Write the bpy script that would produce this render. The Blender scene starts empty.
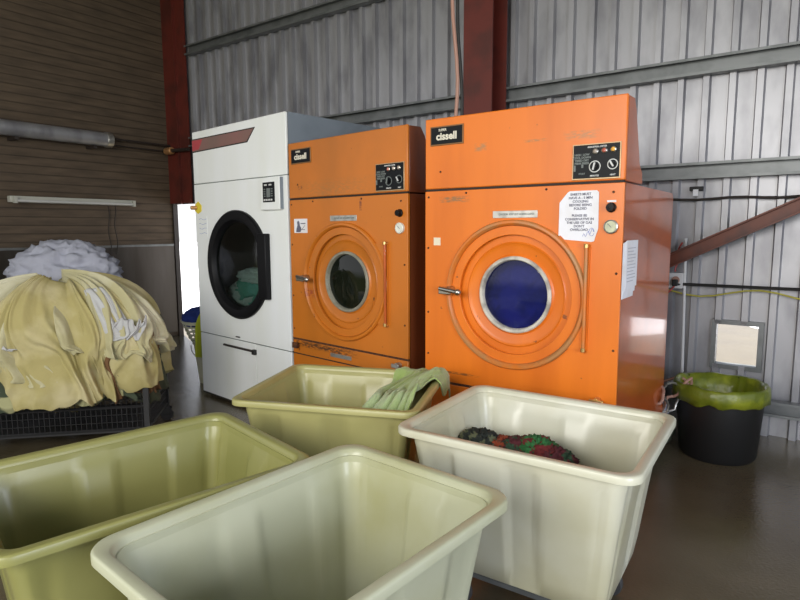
import bpy, bmesh, math, random
import numpy as np
from mathutils import Vector, Matrix, noise
PI = math.pi
C = bpy.context.scene.collection
rnd = random.Random(7)

# ------------------------------------------------------------------ materials
def newmat(name):
    m = bpy.data.materials.new(name); m.use_nodes = True
    nt = m.node_tree
    return m, nt, nt.nodes['Principled BSDF']

def mat(name, col, rough=.5, metal=0., col2=None, scale=6., lo=.45, hi=.65, bump=0., bscale=60., spec=.5, coat=0., stretch=(1, 1, 1), detail=5., sheen=0., trans=0.):
    m, nt, b = newmat(name)
    N, L = nt.nodes, nt.links
    b.inputs['Base Color'].default_value = (*col, 1)
    b.inputs['Roughness'].default_value = rough
    b.inputs['Metallic'].default_value = metal
    b.inputs['Specular IOR Level'].default_value = spec
    b.inputs['Coat Weight'].default_value = coat
    b.inputs['Coat Roughness'].default_value = .12
    b.inputs['Sheen Weight'].default_value = sheen
    b.inputs['Transmission Weight'].default_value = trans
    tc = N.new('ShaderNodeTexCoord'); mp = N.new('ShaderNodeMapping'); mp.inputs['Scale'].default_value = stretch
    L.new(tc.outputs['Object'], mp.inputs['Vector'])
    if col2:
        n = N.new('ShaderNodeTexNoise'); n.inputs['Scale'].default_value = scale; n.inputs['Detail'].default_value = detail
        L.new(mp.outputs[0], n.inputs['Vector'])
        r = N.new('ShaderNodeMapRange'); r.inputs[1].default_value = lo; r.inputs[2].default_value = hi
        L.new(n.outputs['Fac'], r.inputs[0])
        mx = N.new('ShaderNodeMix'); mx.data_type = 'RGBA'
        mx.inputs[6].default_value = (*col, 1); mx.inputs[7].default_value = (*col2, 1)
        L.new(r.outputs[0], mx.inputs[0]); L.new(mx.outputs[2], b.inputs['Base Color'])
    if bump:
        n2 = N.new('ShaderNodeTexNoise'); n2.inputs['Scale'].default_value = bscale; n2.inputs['Detail'].default_value = 4
        L.new(mp.outputs[0], n2.inputs['Vector'])
        bp = N.new('ShaderNodeBump'); bp.inputs['Strength'].default_value = bump; bp.inputs['Distance'].default_value = .01
        L.new(n2.outputs['Fac'], bp.inputs['Height']); L.new(bp.outputs[0], b.inputs['Normal'])
    return m

def painted(name, base, dirt, scale, lo, hi, streak=(3, 3, .5), rough=.38, scuffs=(), dirt_amt=1., rust=None):
    """painted sheet metal with cloudy grime, small rust specks and scuffed patches at given places (x, z, half w, half h)"""
    m, nt, b = newmat(name)
    N, L = nt.nodes, nt.links
    tc = N.new('ShaderNodeTexCoord')
    cur = None
    def mixc(fac, a, bcol):
        mx = N.new('ShaderNodeMix'); mx.data_type = 'RGBA'
        if isinstance(a, tuple): mx.inputs[6].default_value = (*a, 1)
        else: L.new(a, mx.inputs[6])
        mx.inputs[7].default_value = (*bcol, 1)
        L.new(fac, mx.inputs[0]); return mx.outputs[2]
    def nz(sc, st, l, h, amt=1., det=5):
        mp = N.new('ShaderNodeMapping'); mp.inputs['Scale'].default_value = st; L.new(tc.outputs['Object'], mp.inputs[0])
        n = N.new('ShaderNodeTexNoise'); n.inputs['Scale'].default_value = sc; n.inputs['Detail'].default_value = det
        L.new(mp.outputs[0], n.inputs['Vector'])
        r = N.new('ShaderNodeMapRange'); r.inputs[1].default_value = l; r.inputs[2].default_value = h; r.inputs[4].default_value = amt
        L.new(n.outputs['Fac'], r.inputs[0]); return r.outputs[0]
    cur = mixc(nz(scale, streak, lo, hi, dirt_amt), base, dirt)
    if rust: cur = mixc(nz(22, (1, 1, 1), .70, .74, .8), cur, rust)
    sep = N.new('ShaderNodeSeparateXYZ'); L.new(tc.outputs['Object'], sep.inputs[0])
    def M(op, a, bb=None, clamp=False):
        q = N.new('ShaderNodeMath'); q.operation = op; q.use_clamp = clamp
        for i, v in enumerate((a, bb)):
            if v is None: continue
            if isinstance(v, (int, float)): q.inputs[i].default_value = v
            else: L.new(v, q.inputs[i])
        return q.outputs[0]
    for (cx, cz, hw, hh, colr, amt) in scuffs:
        dx = M('DIVIDE', M('ABSOLUTE', M('SUBTRACT', sep.outputs[0], cx)), hw)
        dz = M('DIVIDE', M('ABSOLUTE', M('SUBTRACT', sep.outputs[2], cz)), hh)
        d = M('SUBTRACT', 1.3, M('MAXIMUM', dx, dz), True)
        n = nz(30, (1, 1, 3), .4, .62, amt)
        cur = mixc(M('MULTIPLY', M('MULTIPLY', d, n), 2.2, True), cur, colr)
    L.new(cur, b.inputs['Base Color'])
    b.inputs['Roughness'].default_value = rough
    return m

M = {}
M['orange'] = painted('orange_paint', (.78, .190, .012), (.62, .135, .008), 1.6, .4, .7, rough=.36, dirt_amt=.8, rust=(.2, .06, .02),
    scuffs=((.18, 1.555, .075, .014, (.33, .15, .05), .9), (.33, 1.808, .03, .018, (.45, .2, .07), .8), (.84, 1.82, .07, .018, (.5, .18, .05), .8), (.62, 1.815, .05, .006, (.45, .18, .05), .7), (.2, .63, .12, .006, (.25, .08, .02), .8)))
M['orange_old'] = painted('old_orange_paint', (.58, .168, .014), (.36, .115, .010), 1.5, .42, .72, streak=(1, 1, .7), rough=.4, rust=(.12, .04, .015),
    scuffs=((.45, 1.655, .34, .06, (.30, .15, .04), .22), (.12, 1.68, .02, .012, (.12, .03, .01), 1.), (.3, .62, .3, .02, (.1, .04, .015), .9), (.2, .98, .05, .03, (.3, .06, .02), .6), (.7, 1.55, .01, .03, (.2, .05, .02), .9)))
M['brown_side'] = painted('dimmed_orange_side', (.52, .105, .016), (.36, .075, .014), 2.5, .35, .7, rough=.3, streak=(1, 1, 2.5))  # front orange darkened to brown: the flank's dim light is in the colour
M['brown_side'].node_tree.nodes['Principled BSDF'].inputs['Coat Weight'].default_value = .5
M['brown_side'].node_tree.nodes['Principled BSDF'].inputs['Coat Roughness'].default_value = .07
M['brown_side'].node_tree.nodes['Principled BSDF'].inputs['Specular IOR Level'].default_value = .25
M['rim_paint'] = mat('scuffed_rim_paint', (.62, .17, .02), .4, col2=(.42, .20, .07), scale=7, lo=.4, hi=.6)
M['brown_side_old'] = painted('dimmed_old_orange_side', (.17, .042, .012), (.11, .03, .012), 2.5, .35, .7, rough=.35)  # older dryer's orange, darkened further to paint its flank as dimly lit
M['seam'] = mat('dark_seam', (.02, .012, .008), .7)
M['rustline'] = mat('rust_grime', (.05, .018, .008), .9, col2=(.12, .04, .01), scale=40)
M['white'] = painted('white_enamel', (.86, .88, .88), (.78, .80, .74), 1.2, .4, .7, rough=.3, dirt_amt=.7)
M['grey_side'] = mat('grey_blue_sheet', (.20, .235, .27), .42, col2=(.16, .19, .22), scale=3)
M['galv'] = mat('galvanised_steel', (.41, .41, .43), .42, .55, col2=(.28, .28, .30), scale=5, stretch=(1, 1, .4))
M['galv_d'] = mat('galvanised_purlin', (.21, .22, .22), .45, .5, col2=(.15, .16, .16), scale=6)
M['black'] = mat('black_plastic', (.006, .006, .007), .45, spec=.18)
M['blackm'] = mat('black_matt', (.014, .013, .012), .6)
M['panelblk'] = mat('black_control_panel', (.007, .008, .010), .5, spec=.2)
M['chrome'] = mat('chrome', (.50, .47, .42), .28, 1.)
M['alu'] = mat('brushed_aluminium', (.55, .54, .50), .38, .85, col2=(.4, .39, .36), scale=20)
M['ring'] = mat('grey_rubber_gasket', (.62, .59, .50), .5, col2=(.30, .28, .24), scale=12)
M['ring_old'] = mat('dull_grey_gasket', (.27, .26, .20), .5, col2=(.2, .19, .14), scale=12)
M['brass'] = mat('brass', (.62, .42, .16), .35, .9)
M['copper'] = mat('copper_fitting', (.62, .33, .14), .4, .6)
M['paper'] = mat('white_paper', (.80, .80, .84), .7, col2=(.74, .72, .72), scale=9)
M['dim_lines'] = mat('faint_print', (.5, .5, .55), .7)
M['ink'] = mat('grey_ink', (.12, .12, .17), .7)
M['inkblue'] = mat('blue_ink', (.15, .2, .5), .7)
M['print'] = mat('white_print', (.62, .62, .60), .6)
M['print_dim'] = mat('grey_print', (.16, .18, .17), .6)
M['logo'] = mat('cream_logo_lettering', (.72, .68, .56), .45)
M['cream'] = mat('cream_label', (.78, .70, .52), .6)
M['frame_al'] = mat('plate_frame', (.25, .13, .05), .45, .3)
M['frame_sil'] = mat('panel_frame', (.52, .36, .2), .4, .5)
M['stripe'] = mat('brown_stripe', (.20, .125, .105), .5, col2=(.27, .12, .11), scale=2, lo=.4, hi=.6)
M['stripered'] = mat('red_stripe', (.42, .06, .07), .5)
M['yellow'] = mat('yellow_plastic', (.75, .60, .05), .5)
M['redlamp'] = mat('red_lamp_lens', (.5, .12, .08), .25, coat=1)
M['amber'] = mat('amber_lamp_lens', (.85, .45, .08), .25, coat=1)
M['clearlamp'] = mat('clear_lamp_lens', (.42, .36, .30), .25, coat=1)
M['dialface'] = mat('dial_face', (.55, .55, .36), .35, col2=(.4, .42, .28), scale=25)
M['dialwhite'] = mat('pale_dial_face', (.72, .72, .64), .35)
M['redcol'] = mat('red_oxide_steel', (.135, .022, .014), .5, col2=(.085, .018, .012), scale=5)
M['brace'] = mat('red_oxide_brace', (.15, .04, .02), .5, col2=(.09, .03, .02), scale=7)
M['drum'] = mat('drum_steel', (.10, .10, .10), .4, .7)
M['bin_dark'] = mat('cream_polyethylene', (.40, .37, .15), .33, col2=(.31, .29, .105), scale=2.5, lo=.35, hi=.7, bump=.08, bscale=8)
M['bin_light'] = mat('pale_polyethylene', (.60, .59, .47), .3, col2=(.46, .43, .26), scale=2.2, lo=.35, hi=.7, bump=.08, bscale=8)
M['bin_dimmed'] = mat('dimmed_cream_polyethylene', (.27, .26, .09), .33, col2=(.21, .21, .065), scale=2.5, lo=.35, hi=.7, bump=.08, bscale=8)  # cream tub standing in dimmer light; the dimness is painted as olive
M['bin_mid'] = mat('worn_cream_polyethylene', (.44, .45, .32), .33, col2=(.34, .33, .16), scale=2.2, lo=.4, hi=.7, bump=.08, bscale=8)
M['castor'] = mat('castor_rubber', (.05, .05, .05), .6)
M['towel'] = mat('pale_green_towelling', (.33, .44, .13), .95, col2=(.40, .50, .24), scale=3, bump=.6, bscale=320, sheen=.3)
M['sheet_c'] = mat('cream_cotton', (.42, .385, .21), .9, col2=(.56, .53, .38), scale=3.5, bump=.7, bscale=14, sheen=.15)
M['sheet_w'] = mat('white_cotton', (.45, .45, .44), .9, bump=.1, bscale=150)
M['sheet_y'] = mat('yellowed_cotton', (.38, .325, .13), .9, col2=(.50, .44, .24), scale=4, bump=.7, bscale=14)
M['sheet_g'] = mat('greyish_white_cotton', (.42, .43, .50), .9, bump=.15, bscale=60)
M['cloth_olive'] = mat('dark_olive_cloth', (.045, .06, .035), .95, col2=(.36, .35, .18), scale=7, lo=.52, hi=.56, detail=1)
M['cloth_brown'] = mat('brown_cloth', (.15, .075, .03), .95)
M['cloth_dgreen'] = mat('dark_grey_green_cloth', (.06, .07, .04), .95)
M['pile1'] = mat('dark_patterned_cloth', (.02, .025, .02), .9, col2=(.12, .13, .07), scale=22, lo=.5, hi=.56, detail=2)
M['pile2'] = mat('rust_red_patterned_cloth', (.30, .055, .02), .9, col2=(.035, .03, .02), scale=26, lo=.5, hi=.56, detail=2)
M['pile3'] = mat('green_patterned_cloth', (.03, .15, .04), .9, col2=(.14, .015, .015), scale=20, lo=.48, hi=.52, detail=2)
M['pile4'] = mat('maroon_patterned_cloth', (.09, .015, .02), .9, col2=(.03, .07, .035), scale=24, lo=.5, hi=.55, detail=2)
M['blue_cloth'] = mat('navy_cloth', (.012, .03, .18), .9)
M['blue_cloth2'] = mat('bright_blue_cloth', (.03, .045, .42), .9, col2=(.01, .02, .16), scale=5)
M['yel_cloth'] = mat('acid_yellow_cloth', (.50, .55, .03), .9)
M['basket'] = mat('cream_basket_plastic', (.60, .58, .42), .5)
M['bucket'] = mat('cream_bucket_plastic', (.50, .48, .34), .55, col2=(.30, .27, .16), scale=7)
M['wire'] = mat('black_wire', (.015, .015, .016), .45)
M['liner'] = mat('yellow_green_bin_liner', (.12, .15, .01), .35, col2=(.24, .27, .02), scale=9, bump=.5, bscale=25)
M['binblk'] = mat('black_bin_plastic', (.010, .010, .010), .5)
M['pipe_d'] = mat('dark_pipe', (.03, .022, .018), .5)
M['conduit'] = mat('white_conduit', (.62, .62, .62), .4)
M['batten'] = mat('white_light_batten', (.50, .50, .44), .45)
M['tube'] = mat('tube_glass', (.6, .6, .58), .2)
M['hose'] = mat('pinkish_hose', (.36, .20, .15), .6)
M['redwire'] = mat('red_wire', (.38, .04, .03), .5)
M['yelwire'] = mat('yellow_wire', (.42, .38, .06), .5)
M['stain'] = mat('stainless_sheet', (.085, .075, .065), .38, .5, col2=(.055, .045, .035), scale=1.6, stretch=(3, 3, .5), lo=.35, hi=.65)
M['roof'] = mat('roof_sheet', (.30, .30, .30), .5, .3)
M['slab_out'] = mat('pale_outdoor_concrete', (.70, .69, .72), .9)

def glassmat(name, col, dif, fac, rough=.04):
    m, nt, b = newmat(name); N, L = nt.nodes, nt.links
    N.remove(b); out = [n for n in N if n.type == 'OUTPUT_MATERIAL'][0]
    g = N.new('ShaderNodeBsdfGlossy'); g.inputs['Roughness'].default_value = rough
    t = N.new('ShaderNodeBsdfTransparent'); t.inputs[0].default_value = (*col, 1)
    d = N.new('ShaderNodeBsdfDiffuse'); d.inputs[0].default_value = (*dif, 1)
    a = N.new('ShaderNodeMixShader'); a.inputs[0].default_value = fac
    L.new(t.outputs[0], a.inputs[1]); L.new(d.outputs[0], a.inputs[2])
    fr = N.new('ShaderNodeFresnel'); fr.inputs[0].default_value = 1.45
    s = N.new('ShaderNodeMixShader'); L.new(fr.outputs[0], s.inputs[0]); L.new(a.outputs[0], s.inputs[1]); L.new(g.outputs[0], s.inputs[2])
    L.new(s.outputs[0], out.inputs[0]); return m
M['glass_blue'] = glassmat('blue_tinted_glass', (.8, .8, 1.), (.014, .018, .085), .5)  # diffuse blue put into the pane stands in for dimly lit laundry behind
M['glass_dark'] = glassmat('smoky_glass', (.5, .55, .5), (.008, .013, .008), .5)
M['glass_white'] = glassmat('grey_tinted_glass', (.75, .85, .82), (.008, .010, .008), .2, .08)

def board_mat():
    m, nt, b = newmat('dark_brown_boards'); N, L = nt.nodes, nt.links
    tc = N.new('ShaderNodeTexCoord'); sep = N.new('ShaderNodeSeparateXYZ'); L.new(tc.outputs['Object'], sep.inputs[0])
    mp = N.new('ShaderNodeMapping'); mp.inputs['Scale'].default_value = (1.4, 1.4, 9); L.new(tc.outputs['Object'], mp.inputs[0])
    n = N.new('ShaderNodeTexNoise'); n.inputs['Scale'].default_value = 2.2; n.inputs['Detail'].default_value = 5; L.new(mp.outputs[0], n.inputs['Vector'])
    cr = N.new('ShaderNodeValToRGB'); e = cr.color_ramp.elements
    e[0].position = .3; e[0].color = (.070, .050, .032, 1); e[1].position = .72; e[1].color = (.125, .088, .055, 1)
    L.new(n.outputs['Fac'], cr.inputs[0])
    mu = N.new('ShaderNodeMath'); mu.operation = 'MULTIPLY'; mu.inputs[1].default_value = 11.; L.new(sep.outputs[2], mu.inputs[0])
    fr = N.new('ShaderNodeMath'); fr.operation = 'FRACT'; L.new(mu.outputs[0], fr.inputs[0])
    lt = N.new('ShaderNodeMath'); lt.operation = 'LESS_THAN'; lt.inputs[1].default_value = .14; L.new(fr.outputs[0], lt.inputs[0])
    mf = N.new('ShaderNodeMath'); mf.operation = 'MULTIPLY'; mf.inputs[1].default_value = .6; L.new(lt.outputs[0], mf.inputs[0])
    mx = N.new('ShaderNodeMix'); mx.data_type = 'RGBA'; mx.inputs[7].default_value = (.028, .019, .012, 1)
    L.new(mf.outputs[0], mx.inputs[0]); L.new(cr.outputs[0], mx.inputs[6]); L.new(mx.outputs[2], b.inputs['Base Color'])
    bp = N.new('ShaderNodeBump'); bp.inputs['Strength'].default_value = .6; bp.inputs['Distance'].default_value = -.01
    L.new(lt.outputs[0], bp.inputs['Height']); L.new(bp.outputs[0], b.inputs['Normal'])
    b.inputs['Roughness'].default_value = .75
    return m
M['boards'] = board_mat()

def floor_mat():
    m, nt, b = newmat('worn_concrete_floor'); N, L = nt.nodes, nt.links
    tc = N.new('ShaderNodeTexCoord')
    n = N.new('ShaderNodeTexNoise'); n.inputs['Scale'].default_value = 1.3; n.inputs['Detail'].default_value = 8; L.new(tc.outputs['Object'], n.inputs['Vector'])
    cr = N.new('ShaderNodeValToRGB'); e = cr.color_ramp.elements
    e[0].position = .35; e[0].color = (.085, .065, .036, 1); e[1].position = .7; e[1].color = (.14, .115, .072, 1)
    L.new(n.outputs['Fac'], cr.inputs[0]); L.new(cr.outputs[0], b.inputs['Base Color'])
    r = N.new('ShaderNodeMapRange'); r.inputs[3].default_value = .10; r.inputs[4].default_value = .30; L.new(n.outputs['Fac'], r.inputs[0]); L.new(r.outputs[0], b.inputs['Roughness'])
    n2 = N.new('ShaderNodeTexNoise'); n2.inputs['Scale'].default_value = 70; L.new(tc.outputs['Object'], n2.inputs['Vector'])
    bp = N.new('ShaderNodeBump'); bp.inputs['Strength'].default_value = .15; bp.inputs['Distance'].default_value = .01
    L.new(n2.outputs['Fac'], bp.inputs['Height']); L.new(bp.outputs[0], b.inputs['Normal'])
    return m
M['floor'] = floor_mat()

# ------------------------------------------------------------------ mesh helpers
class MB:
    def __init__(s): s.v = []; s.f = []
    def add(s, vs, fs):
        o = len(s.v); s.v += [tuple(v) for v in vs]; s.f += [tuple(i + o for i in f) for f in fs]; return s
    def box(s, x0, x1, y0, y1, z0, z1, R=None):
        vs = [(x, y, z) for x in (x0, x1) for y in (y0, y1) for z in (z0, z1)]
        if R is not None: vs = [tuple(R @ Vector(v)) for v in vs]
        return s.add(vs, [(0, 1, 3, 2), (4, 6, 7, 5), (0, 4, 5, 1), (2, 3, 7, 6), (0, 2, 6, 4), (1, 5, 7, 3)])
    def ngon_prism(s, pts, axis, a, b):
        """pts in the two other axes (cyclic order), extruded along axis 'x','y' or 'z' from a to b"""
        n = len(pts)
        def P(p, w): return {'x': (w, p[0], p[1]), 'y': (p[0], w, p[1]), 'z': (p[0], p[1], w)}[axis]
        vs = [P(p, a) for p in pts] + [P(p, b) for p in pts]
        return s.add(vs, [tuple(range(n))[::-1], tuple(range(n, 2 * n))] + [(i, (i + 1) % n, n + (i + 1) % n, n + i) for i in range(n)])
    def cyl(s, p, q, r, n=16, r2=None, caps=True):
        p, q = Vector(p), Vector(q); d = (q - p).normalized()
        u = d.orthogonal().normalized(); w = d.cross(u); r2 = r if r2 is None else r2
        vs = [p + r * (math.cos(t) * u + math.sin(t) * w) for t in [2 * PI * i / n for i in range(n)]] + \
             [q + r2 * (math.cos(t) * u + math.sin(t) * w) for t in [2 * PI * i / n for i in range(n)]]
        fs = [(i, (i + 1) % n, n + (i + 1) % n, n + i) for i in range(n)]
        if caps: fs += [tuple(range(n))[::-1], tuple(range(n, 2 * n))]
        return s.add(vs, fs)
    def tube(s, pts, r, n=8):
        pts = [Vector(p) for p in pts]; rings = []; u = None
        for i, p in enumerate(pts):
            d = (pts[min(i + 1, len(pts) - 1)] - pts[max(i - 1, 0)]).normalized()
            u = d.orthogonal().normalized() if u is None else (u - d * u.dot(d)).normalized()
            w = d.cross(u); rings.append([p + r * (math.cos(2 * PI * k / n) * u + math.sin(2 * PI * k / n) * w) for k in range(n)])
        vs = [v for R_ in rings for v in R_]; m = len(pts)
        fs = [(i * n + k, i * n + (k + 1) % n, (i + 1) * n + (k + 1) % n, (i + 1) * n + k) for i in range(m - 1) for k in range(n)]
        fs += [tuple(range(n))[::-1], tuple(range((m - 1) * n, m * n))]
        return s.add(vs, fs)
    def lathe(s, prof, c=(0, 0, 0), axis='y', n=64, closed=False):
        """prof list of (r, h) ; h along the axis"""
        vs = []
        for (r, h) in prof:
            for k in range(n):
                a = 2 * PI * k / n; x, y = r * math.cos(a), r * math.sin(a)
                vs.append({'y': (c[0] + x, c[1] + h, c[2] + y), 'z': (c[0] + x, c[1] + y, c[2] + h), 'x': (c[0] + h, c[1] + x, c[2] + y)}[axis])
        m = len(prof); fs = [(i * n + k, i * n + (k + 1) % n, (i + 1) * n + (k + 1) % n, (i + 1) * n + k) for i in range(m - 1) for k in range(n)]
        if closed: fs += [((m - 1) * n + k, (m - 1) * n + (k + 1) % n, (k + 1) % n, k) for k in range(n)]
        return s.add(vs, fs)
    def disc(s, c, r, axis='y', n=32):
        vs = []
        for k in range(n):
            a = 2 * PI * k / n; x, y = r * math.cos(a), r * math.sin(a)
            vs.append({'y': (c[0] + x, c[1], c[2] + y), 'z': (c[0] + x, c[1] + y, c[2])}[axis])
        return s.add(vs, [tuple(range(n))])
    def sphere(s, c, r, sx=1, sy=1, sz=1, n=14, m=8):
        prof = [(max(r * math.sin(PI * j / m), 1e-4), -r * math.cos(PI * j / m)) for j in range(m + 1)]
        o = len(s.v); s.lathe(prof, (0, 0, 0), 'z', n)
        for i in range(o, len(s.v)):
            v = s.v[i]; s.v[i] = (v[0] * sx + c[0], v[1] * sy + c[1], v[2] * sz + c[2])
        return s
    def holed_plate(s, x0, x1, z0, z1, cx, cz, r, y0, y1, n=64):
        """slab facing y with a round hole"""
        ang = sorted(set([2 * PI * k / n for k in range(n)] + [math.atan2(z - cz, x - cx) % (2 * PI) for x in (x0, x1) for z in (z0, z1)]))
        inn, outp = [], []
        for a in ang:
            dx, dz = math.cos(a), math.sin(a)
            t = min([(x1 - cx) / dx if dx > 1e-9 else 9e9, (x0 - cx) / dx if dx < -1e-9 else 9e9, (z1 - cz) / dz if dz > 1e-9 else 9e9, (z0 - cz) / dz if dz < -1e-9 else 9e9])
            inn.append((cx + r * dx, cz + r * dz)); outp.append((cx + t * dx, cz + t * dz))
        m = len(ang)
        vs = [(p[0], y, p[1]) for y in (y0, y1) for p in inn + outp]
        fs = []
        for i in range(m):
            j = (i + 1) % m
            fs += [(i, m + i, m + j, j), (2 * m + i, 2 * m + j, 3 * m + j, 3 * m + i), (i, j, 2 * m + j, 2 * m + i), (m + i, 3 * m + i, 3 * m + j, m + j)]
        return s.add(vs, fs)

def tag(o, label=None, cat=None, group=None, kind=None):
    if label: o['label'] = label
    if cat: o['category'] = cat
    if group: o['group'] = group
    if kind: o['kind'] = kind
    return o
def obj(name, mb, m, parent=None, bevel=0., seg=2, smooth=True, ang=35, sub=0, solid=0, label=None):
    me = bpy.data.meshes.new(name); me.from_pydata(mb.v, [], mb.f)
    bm = bmesh.new(); bm.from_mesh(me); bmesh.ops.recalc_face_normals(bm, faces=bm.faces); bm.to_mesh(me); bm.free()
    if smooth:
        me.shade_smooth(); me.set_sharp_from_angle(angle=math.radians(ang))
    me.materials.append(m)
    o = bpy.data.objects.new(name, me); C.objects.link(o)
    if parent: o.parent = parent
    if solid:
        k = o.modifiers.new('s', 'SOLIDIFY'); k.thickness = solid; k.offset = 0
    if sub:
        k = o.modifiers.new('u', 'SUBSURF'); k.levels = sub; k.render_levels = sub
    if bevel:
        k = o.modifiers.new('b', 'BEVEL'); k.width = bevel; k.segments = seg; k.limit_method = 'ANGLE'; k.angle_limit = math.radians(50)
    if label: o['label'] = label
    return o
def thing(name, label, cat, loc=(0, 0, 0), rz=0., group=None):
    o = bpy.data.objects.new(name, None); C.objects.link(o); o.location = loc; o.rotation_euler = (0, 0, rz); o.empty_display_size = .1
    return tag(o, label, cat, group)
def text(name, body, size, m, parent, at, rz=0, align='CENTER', ext=.0006, spacing=1., bold=0., sx=1.):
    cu = bpy.data.curves.new(name, 'FONT'); cu.body = body; cu.size = size; cu.align_x = align; cu.align_y = 'CENTER'
    cu.extrude = ext; cu.space_line = spacing; cu.offset = bold; cu.resolution_u = 3
    t = bpy.data.objects.new(name + '_curve', cu); C.objects.link(t)
    bpy.context.view_layer.update()
    me = bpy.data.meshes.new_from_object(t.evaluated_get(bpy.context.evaluated_depsgraph_get()))
    C.objects.unlink(t); bpy.data.objects.remove(t)
    me.materials.clear(); me.materials.append(m)
    me.transform(Matrix.Diagonal((sx, 1, 1, 1)))
    me.transform(Matrix.Rotation(PI / 2, 4, 'X'))
    if rz: me.transform(Matrix.Rotation(rz, 4, 'Z'))
    me.transform(Matrix.Translation(at))
    o = bpy.data.objects.new(name, me); C.objects.link(o); o.parent = parent
    return o

# ------------------------------------------------------------------ key places (metres, camera stands at x=y=0)
YW = math.radians(42.5)      # the line of the white and the old orange dryer
YR = math.radians(35.57)     # the line of the right dryer and of the back wall
P_WHITE = (-1.698, 4.889, 0); P_MID = (-.751, 4.021, 0); P_RIGHT = (.139, 3.179, 0)
WP = Vector((2.085, 4.123, 0)); DW = Vector((math.cos(YR), -math.sin(YR), 0)); NW = Vector((math.sin(YR), math.cos(YR), 0))
def wall_pt(s, z, off=0.):   # point on the back wall, off = towards the room
    return WP + DW * s - NW * off + Vector((0, 0, z))
S_COR = -6.22                # corner with the left wall
RZW = -YR

# ------------------------------------------------------------------ the shed
HT = 4.7
o = obj('floor', MB().box(-6.5, 5.0, -1.5, 9.2, -.12, 0), M['floor'], smooth=False); tag(o, kind='structure')

def corrugated(zr, s0, s1, pitch=.158):
    """zr(s) -> list of (z0,z1) ranges; local x along the wall, y=0 plane, ribs stand towards the room (-y)"""
    mb = MB(); prof = [(0, 0), (.30, 0), (.36, -.040), (.60, -.040), (.66, 0), (1, 0)]
    s = s0
    while s < s1:
        for (a, ya), (b, yb) in zip(prof[:-1], prof[1:]):
            x0, x1 = s + a * pitch, s + b * pitch
            for z0, z1 in zr((x0 + x1) / 2):
                if b - a > .2 and abs(ya) < 1e-6 and a > .6 or a < .01: pass
                mb.add([(x0, ya, z0), (x1, yb, z0), (x1, yb, z1), (x0, ya, z1)], [(0, 1, 2, 3)])
        s += pitch
    return mb
DO0, DO1, DOZ = -6.17, -5.25, 1.735
VT0, VT1, VZ0, VZ1 = .17, .42, .46, .74
def zr(s):
    if DO0 < s < DO1: return [(DOZ, HT)]
    if VT0 < s < VT1: return [(0, VZ0), (VZ1, HT)]
    return [(0, HT)]
o = obj('wall_back', corrugated(zr, S_COR, 3.6), M['galv'], smooth=False); o.location = WP; o.rotation_euler = (0, 0, RZW); tag(o, kind='structure')
# left wall runs from the corner towards the camera
CORN = wall_pt(S_COR + .02, 0)
lw = MB().box(-4.2, .0, 0, .12, 0, HT)     # local x along depth direction (towards the back), y to the left
o = obj('wall_left', lw, M['boards'], smooth=False); o.location = CORN; o.rotation_euler = (0, 0, PI / 2 - YR); tag(o, kind='structure')
# roof
rf = MB(); 
o = obj('ceiling', MB().box(-.2, 10.2, -8.6, .25, HT, HT + .05), M['roof'], smooth=False); o.location = CORN; o.rotation_euler = (0, 0, RZW); tag(o, kind='structure')
# ground outside behind the wall
o = obj('floor', MB().box(-60, 60, .35, 90, -.2, -.1), M['slab_out'], smooth=False); o.location = CORN; o.rotation_euler = (0, 0, RZW); tag(o, kind='structure')
# doorway frame
fr = MB().box(DO0 - .02, DO0, -.035, .03, 0, DOZ).box(DO1, DO1 + .06, -.03, .03, 0, DOZ + .06).box(DO0, DO1, -.03, .03, DOZ, DOZ + .01)
o = obj('door_1', fr, M['pipe_d'], smooth=False); o.location = WP; o.rotation_euler = (0, 0, RZW); tag(o, kind='structure')
fr = MB().box(VT0 - .03, VT0, -.04, .04, VZ0 - .03, VZ1 + .03).box(VT1, VT1 + .03, -.04, .04, VZ0 - .03, VZ1 + .03).box(VT0, VT1, -.04, .04, VZ1, VZ1 + .03).box(VT0, VT1, -.04, .04, VZ0 - .03, VZ0)
o = obj('window_1', fr, M['galv_d'], smooth=False); o.location = WP; o.rotation_euler = (0, 0, RZW); tag(o, kind='structure')
# purlins (C channels) on the back wall
def purlin(z0, z1, s0, s1, label, side=-.040):
    d = .075
    mb = MB()
    mb.ngon_prism([(side, z0), (side - d, z0), (side - d, z0 + .018), (side - d + .004, z0 + .018), (side - d + .004, z0 + .004), (side - .005, z0 + .004), (side - .005, z1 - .004), (side - d + .004, z1 - .004), (side - d + .004, z1 - .018), (side - d, z1 - .018), (side - d, z1), (side, z1)], 'x', s0, s1)
    o = obj('purlin', mb, M['galv_d'], smooth=False); o.location = WP; o.rotation_euler = (0, 0, RZW)
    tag(o, label, 'purlin')
purlin(2.42, 2.535, S_COR + .55, 3.55, 'grey steel wall purlin running high above the orange dryers')
purlin(1.735, 1.845, -5.1, 3.55, 'grey steel wall purlin emerging from behind the right dryer at head height')
purlin(.16, .26, -5.1, 3.55, 'grey steel wall purlin near the floor behind the dryers')
purlin(3.5, 3.61, S_COR + .55, 3.55, 'grey steel wall purlin just under the roof')
def column(s, w, label, t=.26):
    mb = MB(); y0 = -.112
    mb.box(s - w / 2, s + w / 2, y0 - .012, y0, 0, HT).box(s - w / 2, s + w / 2, y0 - t, y0 - t + .012, 0, HT).box(s - .006, s + .006, y0 - t + .012, y0 - .012, 0, HT)
    o = obj('steel_column', mb, M['redcol'], smooth=False); o.location = WP; o.rotation_euler = (0, 0, RZW); tag(o, label, 'column')
column(-1.545, .25, 'red oxide steel column rising behind the right orange dryer')
column(2.4, .28, 'red oxide steel column at the far right end of the corrugated wall')
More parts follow.
